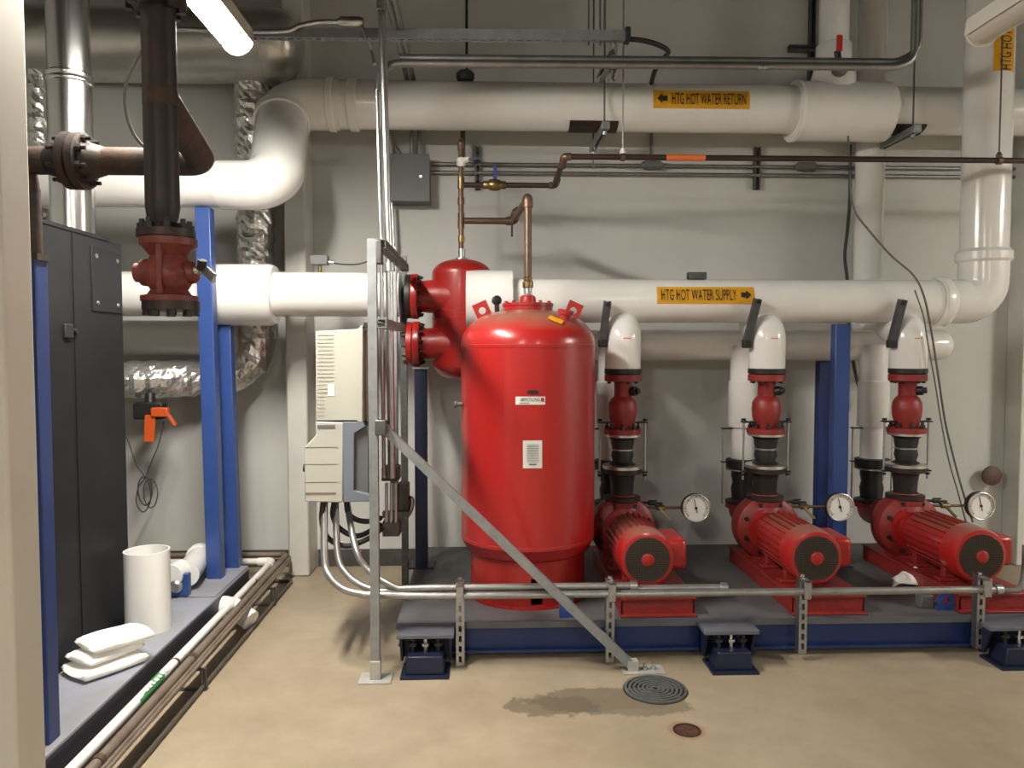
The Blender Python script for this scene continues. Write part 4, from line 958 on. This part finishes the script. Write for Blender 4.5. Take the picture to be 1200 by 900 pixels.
# liquid-tight loops below the drive
for i, (pl, lab) in enumerate((([(379, 587), (377, 610), (384, 630), (405, 640), (430, 632), (447, 620)], 'lowest and widest'), ([(392, 587), (390, 604), (399, 620), (420, 628), (446, 615)], 'middle'), ([(406, 587), (408, 601), (418, 609), (432, 611), (446, 607)], 'uppermost and shortest'))):
    yy = 3.815+i*.05
    single('black_flexible_conduit', M().tube(spline([P(x_, y_, yy+.02*j+(.16 if j == len(pl)-1 else 0)) for j, (x_, y_) in enumerate(pl)], 8), .0135, 12), BLK, f'{lab} of the black flexible loops under the cream drive', 'conduit', 'black loops under the drive')

# horizontal rail conduits in front of the skid
ry, rzz = 3.655, Z(698.5, 3.655, 500)
def railpt(px, k, dz=0): return V((X(px, ry+k), ry+k, rzz+dz))
run = [((380, 586), (380.5, 655), 0.0, 0.0, 1178, 'front and longest'), ((393, 586), (396, 650), .045, .012, 852, 'middle'), ((406, 586), (416, 640), .02, .034, 745, 'upper and shortest')]
for i, (a, b, dy, dz_, xe, lab) in enumerate(run):
    p0 = P(a[0], a[1], 3.86+i*.07); yb2 = ry+dy
    p1 = P(b[0], b[1], yb2+.10)
    pts = spline([p0, p1] + [P(v[0], v[1], yb2+v[2]) for v in (((387, 676, .05), (404, 691, .02), (428, 697, 0)) if i == 0 else ((406, 672, .05), (424, 686, .02), (446, 693, 0)) if i == 1 else ((428, 664, .06), (446, 679, .03), (466, 690, 0)))], 8)
    pts += [V((X(500, yb2), yb2, rzz+dz_)), V((X(xe, yb2), yb2, rzz+dz_))]
    t = T('rail_conduit', f'{lab} silver conduit curving from the drive along the skid front', 'conduit', (X(700, yb2), yb2, rzz+dz_-.02), 'silver conduits along the skid front')
    O('conduit', M().tube(pts, .0185 if i == 0 else .0165, 16), RAILC, t)
    O('connector', M().tube([V((X(xe-5, yb2), yb2, rzz+dz_)), V((X(xe+3, yb2), yb2, rzz+dz_))], .024, 14), GALV, t)
for i, (x0, x1, xx) in enumerate(((1180, 2.86, 2.86),)):
    e = V((X(1181, ry), ry, rzz)); single('flexible_conduit', M().tube(spline([e, e+V((.07,.03,-.015)), e+V((.18,.12,-.03)), e+V((.30,.26,.02)), e+V((.33,.30,.14))]), .0135, 12), GRAYC, 'grey flexible conduit leaving the right end of the long silver conduit', 'conduit')
# posts holding those conduits
for i, (px, y0, y1) in enumerate(((538.5, 686, 778), (716, 686, 776), (944, 685, 769), (1154, 683, 766))):
    yy = ry+.045; xx = X(px, yy)
    t = T('conduit_post', ('short galvanized slotted post at the left end of the skid front', 'short galvanized slotted post crossed by the diagonal brace', 'short galvanized slotted post in front of the middle pump', 'short galvanized slotted post in front of the right pump')[i], 'post', (xx, yy, Z(y1, yy)), 'slotted posts along the skid front')
    O('channel', M().strut((xx, yy+.0, Z(y1, yy)), (xx, yy, rzz+.06), (0,1,0)), GALV, t)
    O('clamp', M().bb((xx-.018, ry-.03, rzz-.03), (xx+.018, ry-.018, rzz+.06)).bb((xx-.018, ry-.03, rzz+.05), (xx+.018, ry+.03, rzz+.06)), GALV, t, bev=.003)
    O('clamp_bolt', M().lathe((xx, yy, rzz+.06), (0,0,1), [(.012, 0), (.012, .014)], 6), EMT, t)

# ------------------------------------------------------------------ main pump skid
SX0, SX1, SY0, SY1 = X(464, 3.76, 733), 2.97, 3.761, 5.24
t = T('pump_skid', 'long low navy steel skid carrying the red tank and pumps', 'skid', ((SX0+SX1)/2, 4.5, 0))
O('deck_plate', M().bb((SX0, SY0-.015, DZ-.012), (SX1, SY1, DZ)), DECK, t, bev=.003)
m = M(); m.bb((SX0+.1, SY0, DZ-.026), (SX1, SY0+.06, DZ-.012)).bb((SX0+.1, SY0+.03, .045), (SX1, SY0+.042, DZ-.026)).bb((SX0+.1, SY0, .032), (SX1, SY0+.06, .046))
O('front_beam', m, NAVY, t)
m = M(); m.bb((SX0, SY0+.1, DZ-.026), (SX0+.06, SY1, DZ-.012)).bb((SX0+.03, SY0+.1, .045), (SX0+.042, SY1, DZ-.026)).bb((SX0, SY0+.1, .032), (SX0+.06, SY1, .046))
O('end_beam', m, NAVY, t)
O('deck_edge', M().bb((SX0, SY0-.02, DZ-.02), (SX1, SY0-.012, DZ+.012)), DECKI, t)
px = X(664, 3.84); O('gusset', M().prism([(-.035, 0), (.035, 0), (.035, .11), (-.035, .13)], (px, 3.82, DZ), (1,0,0), (0,0,1), (0,1,0), .02), BLUE, t)
px = X(1116, 3.86); c = V((px, 3.86, DZ+.05)); m = M()
O('lifting_lug', M().ring(c, (0,1,0), .018, .046, .016, 28).bb((px-.05, 3.86, DZ), (px+.05, 3.876, DZ+.022)), BLUE, t)
for i, (px0, px1) in enumerate(((463, 531), (828, 893), (1166, 1240))):
    xa, xb = X(px0, 3.62), X(px1, 3.62); xm = (xa+xb)/2
    tt = T('vibration_isolator', ('dark navy spring isolator at the left front corner of the pump skid', 'dark navy spring isolator under the middle of the pump skid front', 'dark navy spring isolator at the right front of the pump skid')[i], 'isolator', (xm, 3.68, 0), 'spring isolators of the pump skid')
    O('top_plate', M().bb((xa, 3.60, DZ-.016), (xb, SY0-.021, DZ+.004)), DECKI, tt, bev=.003)
    O('apron', M().bb((xa+.012, 3.715, .04), (xb-.012, 3.738, DZ-.016)), NAVYD, tt)
    O('side_web', M().prism([(0, 0), (.12, 0), (.12, -.13), (.05, -.13)], (xa+.012, 3.615, DZ-.016), (0,1,0), (0,0,1), (1,0,0), .012), NAVYD, tt)
    O('side_web', M().prism([(0, 0), (.12, 0), (.12, -.13), (.05, -.13)], (xb-.024, 3.615, DZ-.016), (0,1,0), (0,0,1), (1,0,0), .012), NAVYD, tt)
    w = (xb-xa)
    O('housing', M().prism([(-w*.34, .012), (w*.34, .012), (w*.30, .10), (-w*.30, .10)], (xm, 3.56, 0), (1,0,0), (0,0,1), (0,1,0), .13), NAVYD, tt, bev=.006)
    O('foot_plate', M().bb((xa+.022, 3.535, 0), (xb-.022, 3.71, .012)), NAVYD, tt)
    for k in (-1, 0, 1): O('adjusting_bolt', M().lathe((xm+k*w*.22, 3.62, .10), (0,0,1), [(.009, 0), (.009, .03), (.02, .031), (.02, .045), (.009, .046), (.009, DZ-.117)], 8), BLKP if k else EMT, tt)
single('junction_box', M().bb((X(1086, 3.9), 3.9, DZ), (X(1101, 3.9), 3.96, DZ+.065)), GREY, 'small grey box on the skid deck left of the blue lifting lug', 'electrical box', bev=.004)
# white rag on the deck
q_ = G(1066, 686, DZ); n = 16; vs = []; fs = []
random.seed(3)
for i in range(n):
    for j in range(n):
        u, v = i/(n-1)*2-1, j/(n-1)*2-1
        hgt = .10*max(0, 1-.55*(u*u+v*v))*(.75+.25*math.sin(3.1*u+2*v)) + .012*math.sin(9*u+4*v)*(1-abs(v))
        vs.append((q_.x+.02+u*.095+.05*v-.02*v*v, q_.y+.02+v*.09, DZ+.004+max(0, hgt)))
fs = [(i*n+j, (i+1)*n+j, (i+1)*n+j+1, i*n+j+1) for i in range(n-1) for j in range(n-1)]
rg = O('rag', M().add(vs, fs), CLOTH, ang=70); tag(rg, 'crumpled white rag on the skid deck in front of the right pump', 'rag')
md = rg.modifiers.new('thickness', 'SOLIDIFY'); md.thickness = .006; md.offset = 1

# ------------------------------------------------------------------ pumps (built once, copied)
KY = 4.62; U = X(729.5, KY, 500); MY0 = 3.88; MZ = Z(656, MY0, 756)
print('pump offsets', U, X(756, MY0, 656), MZ)
LAB = ('left', 'middle', 'right')
def kz(y): return Z(y, KY, 730)
pu = T('pump', 'red base mounted pump and motor nearest the big red tank', 'pump', (U, 4.3, DZ), 'three red pumps on the skid')
bx0, bx1, by0, by1 = U-.145, U+.235, 3.83, 4.84
m = M(); m.bb((bx0, by0, DZ+.002), (bx1, by0+.012, DZ+.09)).bb((bx0, by1-.012, DZ+.002), (bx1, by1, DZ+.09)).bb((bx0, by0, DZ+.002), (bx0+.012, by1, DZ+.09)).bb((bx1-.012, by0, DZ+.002), (bx1, by1, DZ+.09))
m.bb((bx0-.006, by0-.012, DZ+.085), (bx1+.006, by1+.006, DZ+.099)).bb((bx0-.006, by0-.028, DZ+.001), (bx1+.006, by0+.03, DZ+.012))
O('base_frame', m, REDM, pu, bev=.003)
MR = .147
prof = [(MR*.80, 0), (MR*.93, .006), (MR, .03), (MR, .135), (MR*.96, .14), (MR*.90, .145), (MR*.90, .50), (MR*.82, .53), (MR*.5, .55), (MR*.48, .60)]
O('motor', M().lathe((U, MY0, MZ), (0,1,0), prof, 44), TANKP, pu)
m = M()
for k in range(26):
    a = 2*PI*k/26
    if math.sin(a) < .25 and math.cos(a) > .55: continue
    m.bar((U+math.cos(a)*MR*.92, MY0+.15, MZ+math.sin(a)*MR*.92), (U+math.cos(a)*MR*.92, MY0+.49, MZ+math.sin(a)*MR*.92), .005, .018, (-math.sin(a), 0, math.cos(a)))
O('cooling_fins', m, REDM, pu)
gr_ = O('fan_grille', M().lathe((U, MY0-.004, MZ), (0,1,0), [(MR*.79, 0), (MR*.79, .006)], 40), BLK, pu)
m = M()
for k in range(-12, 13):
    o_ = k*MR*.79/12.5; hl = math.sqrt(max(0, (MR*.79)**2-o_**2))
    if hl > .01: m.bar((U+o_, MY0-.007, MZ-hl), (U+o_, MY0-.007, MZ+hl), .0022, .003, (1,0,0)).bar((U-hl, MY0-.008, MZ+o_), (U+hl, MY0-.008, MZ+o_), .0022, .003, (0,0,1))
O('grille_wires', m, GRILL, gr_)
O('hub_cover', M().lathe((U, MY0-.014, MZ), (0,1,0), [(.028, 0), (.034, .003), (.034, .012)], 28), RED, gr_)
O('terminal_box', M().bb((U+.10, MY0+.07, MZ-.075), (U+.225, MY0+.33, MZ+.085)), RED, pu, bev=.022)
for yy in (4.05, 4.33):
    O('motor_foot', M().bb((U-.13, yy-.03, DZ+.099), (U+.13, yy+.03, DZ+.118)).bb((U-.10, yy-.02, DZ+.118), (U+.10, yy+.02, MZ-.09)), REDM, pu, bev=.004)
O('coupling_guard', M().lathe((U, 4.44, MZ), (0,1,0), [(.085, 0), (.095, .01), (.095, .07), (.13, .075), (.13, .09)], 32), RED, pu)
O('volute', M().lathe((U, 4.525, MZ), (0,1,0), [(.10, 0), (.165, .01), (.19, .03), (.195, .06), (.195, .13), (.18, .155), (.12, .18), (.085, .22), (.085, .30)], 44), REDM, pu)
O('volute_foot', M().bb((U-.10, 4.57, DZ+.099), (U+.10, 4.67, MZ-.14)), REDM, pu, bev=.008)
bolts(pu, (U, 4.535, MZ), (0,-1,0), .155, 8, .014, .014, BLKP, ph=.4)
O('discharge_neck', M().lathe((U, KY, MZ+.10), (0,0,1), [(.12, 0), (.10, .06), (.075, .10), (.075, kz(592)-MZ-.10)], 32), REDM, pu)
O('discharge_flange', M().lathe((U, KY, kz(592)), (0,0,1), [(.112, 0), (.112, .03), (.07, .035)], 32), REDM, pu)
SUY = 5.03
def sz_(y): return Z(y, SUY, 870)
O('suction_elbow', M().tube(bend([(U, 4.78, MZ), (U, SUY, MZ), (U, SUY, sz_(594))], .11, 10), .085, 28), REDM, pu)
O('suction_flange', M().lathe((U, SUY, sz_(594)), (0,0,1), [(.11, 0), (.11, .03), (.07, .035)], 32), REDM, pu)
# stack above the discharge
jo = T('rubber_expansion_joint', 'black rubber joint with tie rods above the left pump', 'expansion joint', (U, KY, kz(590)), 'expansion joints over the pumps')
z580 = kz(592)+.036
O('lower_spool', M().lathe((U, KY, 0), (0,0,1), [(.112, z580), (.112, z580+.02), (.066, z580+.03), (.07, z580+.10), (.078, kz(556)), (.095, kz(555)), (.115, kz(554)), (.115, kz(549))], 32), STEEL, jo)
O('lower_ring', M().lathe((U, KY, kz(549)), (0,0,1), [(.108, 0), (.121, .004), (.121, .022), (.105, .026)], 36), SILVER, jo)
O('bellows', M().lathe((U, KY, 0), (0,0,1), [(.08, kz(543.5)), (.058, kz(541)), (.068, kz(534)), (.062, kz(527)), (.062, kz(525)), (.069, kz(519)), (.07, kz(515)), (.09, kz(511.5))], 36), BLK, jo)
O('middle_ring', M().lathe((U, KY, kz(527.5)), (0,0,1), [(.062, 0), (.070, .003), (.070, .009), (.062, .012)], 32), SILVER, jo)
O('upper_ring', M().lathe((U, KY, kz(511.5)), (0,0,1), [(.09, 0), (.108, .003), (.108, .016), (.09, .018)], 36), SILVER, jo)
for zz in (kz(494.5)-.002, kz(553)): O('tie_plate', M().box((U, KY, zz), (.30, .05, .008)), BLKP, jo)
for sx_ in (-.138, .138):
    ro = O('tie_rod', M().tube([(U+sx_, KY, kz(563)), (U+sx_, KY, kz(492))], .0065, 10), GALV, jo)
    O('nut', M().lathe((U+sx_, KY, kz(558)), (0,0,1), [(.014, 0), (.014, .014)], 6).lathe((U+sx_, KY, kz(493.5)), (0,0,1), [(.014, 0), (.014, .014)], 6), BLKP, ro)
va = T('discharge_valve', 'dark red flanged valve between rubber joint and white elbow of the left pump', 'valve', (U, KY, kz(509)), 'red valves over the pumps')
z508 = kz(511.5)+.018
O('lower_flange', M().lathe((U, KY, z508), (0,0,1), [(.112, 0), (.112, .03), (.085, .036)], 36), REDM, va)
O('body', M().lathe((U, KY, 0), (0,0,1), [(.07, z508+.03), (.074, kz(494)), (.082, kz(489)), (.086, kz(480)), (.082, kz(472)), (.068, kz(467)), (.052, kz(464)), (.052, kz(448)), (.058, kz(446.5))], 36), REDM, va)
O('stem_boss', M().lathe((U+.02, KY, kz(459)), (.8,-.7,.1), [(.028, .02), (.028, .07), (.018, .072), (.018, .09)], 16), BLKP, va)
O('upper_flange', M().lathe((U, KY, kz(447)), (0,0,1), [(.10, 0), (.11, .003), (.11, kz(438.5)-kz(447)-.002), (.10, kz(438.5)-kz(447))], 36), REDM, va)
bolts(va, (U, KY, z508+.032), (0,0,1), .094, 8, .013, .016, BLKP, shank=.02, ph=.2)
bolts(va, (U, KY, kz(447)), (0,0,-1), .088, 8, .011, .012, BLKP, ph=.2)
elb = T('insulated_elbow', 'white insulated elbow joining the left pump stack to the supply main', 'pipe elbow', (U, KY, kz(437)), 'white elbows over the pumps')
ELR = .107
ep = bend([(U, KY, kz(432.5)), (U, KY, kz(385.5)), (U, SY+.10, kz(385.5)+.03)], .085, 12)
O('jacket', M().tube(ep, ELR, 36), INS, elb)
O('black_flange', M().lathe((U, KY, kz(438)), (0,0,1), [(.108, 0), (.111, .003), (.111, kz(432)-kz(438)), (.10, kz(432)-kz(438)+.002)], 36), BLKP, elb)
O('red_stamp', M().bb((U-.02, KY-ELR-.002, kz(397)), (U+.025, KY-ELR+.004, kz(396))), ORANGL, elb)
su = T('suction_riser', 'white insulated suction pipe behind the left pump stack', 'pipe', (U, SUY, sz_(594)+.036), 'white suction pipes behind the pumps')
O('wide_jacket', M().lathe((U, SUY, 0), (0,0,1), [(.098, sz_(500)), (.1, sz_(499)), (.1, sz_(447)), (.09, sz_(446)), (.09, hz)], 36), INS, su)
O('narrow_jacket', M().tube([(U, SUY, sz_(537)), (U, SUY, sz_(500))], .078, 32), FLUE if False else INS, su)
O('rubber_joint', M().lathe((U, SUY, 0), (0,0,1), [(.11, sz_(594)+.036), (.11, sz_(586)), (.07, sz_(584)), (.076, sz_(572)), (.066, sz_(565)), (.076, sz_(556)), (.07, sz_(549)), (.11, sz_(547)), (.11, sz_(538)), (.08, sz_(537))], 36), BLKP, su)
O('silver_ring', M().lathe((U, SUY, sz_(550.5)), (0,0,1), [(.085, 0), (.112, .003), (.112, .012), (.09, .015)], 36), SILVER, su)
for zz in (sz_(541), sz_(502)): O('tie_plate', M().box((U, SUY, zz), (.29, .04, .007)), BLKP, su)
for sx_ in (-.135, .135): O('tie_rod', M().tube([(U+sx_, SUY, sz_(590)), (U+sx_, SUY, sz_(500))], .006, 10), GALV, su)
GX, GY, GZ = U+.437, 4.56, Z(595, 4.56, 817)
ga = T('pressure_gauge', 'round white pressure gauge right of the left pump stack', 'gauge', (GX, GY, GZ-.085), 'round pressure gauges beside the pumps')
GR = .085
O('case', M().lathe((GX, GY, GZ), (0,-1,0), [(GR*.9, -.03), (GR, -.025), (GR, .012), (GR*.93, .016), (GR*.92, .008)], 40), BLKP, ga)
di = O('dial', M().lathe((GX, GY-.006, GZ), (0,-1,0), [(GR*.93, 0), (GR*.93, .004)], 40), WHITE, ga)
O('bezel', M().tube([V((GX+math.cos(2*PI*i/40)*GR*.96, GY-.016, GZ+math.sin(2*PI*i/40)*GR*.96)) for i in range(40)], .005, 8, closed=True), SILVER, ga)
m = M()
for k in range(31):
    a = math.radians(225-270*k/30); r0, r1 = GR*.70, GR*(.82 if k % 5 else .86); d = V((math.cos(a), 0, math.sin(a))); c = V((GX, GY-.0108, GZ))
    m.bar(c+d*r0, c+d*r1, .0022 if k % 5 else .004, .001, d.cross(V((0,1,0))))
O('scale_marks', m, INK, di)
O('needle', M().bar((GX+.008, GY-.0125, GZ-.03), (GX-.012, GY-.0125, GZ+.055), .004, .002, (1,0,0)).lathe((GX, GY-.010, GZ), (0,-1,0), [(.008, 0), (.008, .005)], 14), INK, di)
gp = T('gauge_piping', 'thin brass gauge piping with small cocks by the left pump stack', 'pipe', (U+.2, GY, GZ), 'gauge pipes beside the pumps')
O('pipe', M().tube(bend([(U+.05, KY-.02, kz(600)), (U+.14, GY+.02, GZ-.002), (GX-GR+.005, GY+.015, GZ-.002)], .03, 4), .0085, 12), COPPER, gp)
O('upper_pipe', M().tube([(U+.06, KY-.02, kz(588)), (U+.17, GY+.02, kz(588)), (U+.24, GY+.02, kz(589))], .008, 12), BLKP, gp)
O('cock', M().lathe((U+.15, GY+.02, kz(588)), (1,0,0), [(.009, 0), (.016, .006), (.016, .04), (.009, .046)], 12).box((U+.18, GY+.02, kz(588)+.014), (.05, .01, .008)), BLKP, gp)
O('cock', M().lathe((U+.20, GY+.015, GZ-.002), (1,0,0), [(.009, 0), (.017, .006), (.017, .05), (.009, .056)], 12).bar((U+.22, GY, GZ), (U+.275, GY-.02, GZ-.065), .016, .014, (0,1,0)), BRASS, gp)
O('connecting_tube', M().tube([(U+.19, GY+.018, kz(588)), (U+.205, GY+.018, GZ)], .007, 10), BLKP, gp)
for i in (1, 2):
    d = (.882*i - (.006 if i == 2 else 0), 0, 0)
    w = LAB[i]
    dup(pu, d, ('', 'red base mounted pump and motor in the middle of the three', 'red base mounted pump and motor farthest right behind the white rag')[i])
    dup(jo, d, f'black rubber joint with tie rods above the {w} pump')
    dup(va, d, f'dark red flanged valve between rubber joint and white elbow of the {w} pump')
    dup(elb, d, f'white insulated elbow joining the {w} pump stack to the supply main')
    dup(su, d, f'white insulated suction pipe behind the {w} pump stack')
    dup(ga, d, ('', 'round white pressure gauge in front of the right hand blue post', 'round white pressure gauge at the far right under a rusty knob')[i])
    dup(gp, d, f'thin brass gauge piping with small cocks by the {w} pump stack')

# posts behind the middle pump
py_ = 4.83
post('bright blue post behind the middle gauge under the supply main', (X(984, SY), SY+.0, sz-SR-.006), (X(984, SY), SY, DZ), R(18, SY), .075, BLUE, plate=.15)
post('darker navy post close behind the bright blue one at right', (X(965, 5.16), 5.16, hz-HR-.004), (X(965, 5.16), 5.16, DZ), R(16, 5.16), .07, NAVY, plate=.13)
kn = P(1160, 557, 5.40)
t = T('rusty_knob', 'rusty brown round knob above the right hand gauge', 'knob', kn)
O('disc', M().lathe(kn, (0,-1,0), [(R(9,5.4), 0), (R(11.5,5.4), .01), (R(11.5,5.4), .03), (R(8,5.4), .045)], 28), KNOBC, t)
O('stem', M().tube([kn, (kn.x, WY, kn.z)], .018, 14), RUST, t)

# ------------------------------------------------------------------ floor drains
g = G(768, 808.5); t = T('floor_drain', 'round grey floor drain grate of concentric rings by the foot of the diagonal brace', 'floor drain', (g.x, g.y, 0))
GRM = mat('drain grate iron', (.20,.22,.20), .5, .6, col2=(.15,.165,.15), scale=12)
m = M()
for k in range(7): m.ring((g.x, g.y, .001), (0,0,1), .012+k*.0195, .024+k*.0195, .008, 48)
O('grate_rings', m, GRM, t)
m = M()
for k in range(4):
    a = PI*k/4; m.bar((g.x-math.cos(a)*.138, g.y-math.sin(a)*.138, .004), (g.x+math.cos(a)*.138, g.y+math.sin(a)*.138, .004), .01, .006, (-math.sin(a), math.cos(a), 0))
O('spokes', m, GRM, t)
O('sump', M().lathe((g.x, g.y, .0005), (0,0,1), [(.146, 0), (.146, .001)], 48), BLK, t)
g = G(805, 856); t = T('floor_cleanout', 'small rusty round hole cover in the floor right of the wet stain', 'floor drain', (g.x, g.y, 0))
O('rim', M().ring((g.x, g.y, 0), (0,0,1), .047, .056, .003, 36), RUST, t)
O('plug', M().lathe((g.x, g.y, 0), (0,0,1), [(.047, 0), (.047, .0015)], 36), mat('rusty hole', (.035,.012,.006), .8, col2=(.09,.035,.015), scale=40), t)

# ------------------------------------------------------------------ world and view
w = bpy.data.worlds.new('world'); SC.world = w; w.use_nodes = True
w.node_tree.nodes['Background'].inputs[0].default_value = (1, .93, .82, 1); w.node_tree.nodes['Background'].inputs[1].default_value = .02
vs_ = SC.view_settings; SC.display_settings.display_device = 'sRGB'
vs_.view_transform = 'Standard'; vs_.look = 'None'; vs_.gamma = 1.0; vs_.use_curve_mapping = False; vs_.exposure = 1.3
SC.cycles.use_denoising = True; SC.cycles.max_bounces = 8; SC.cycles.diffuse_bounces = 5; SC.cycles.sample_clamp_indirect = 6.0
SC.cycles.caustics_reflective = False; SC.cycles.caustics_refractive = False
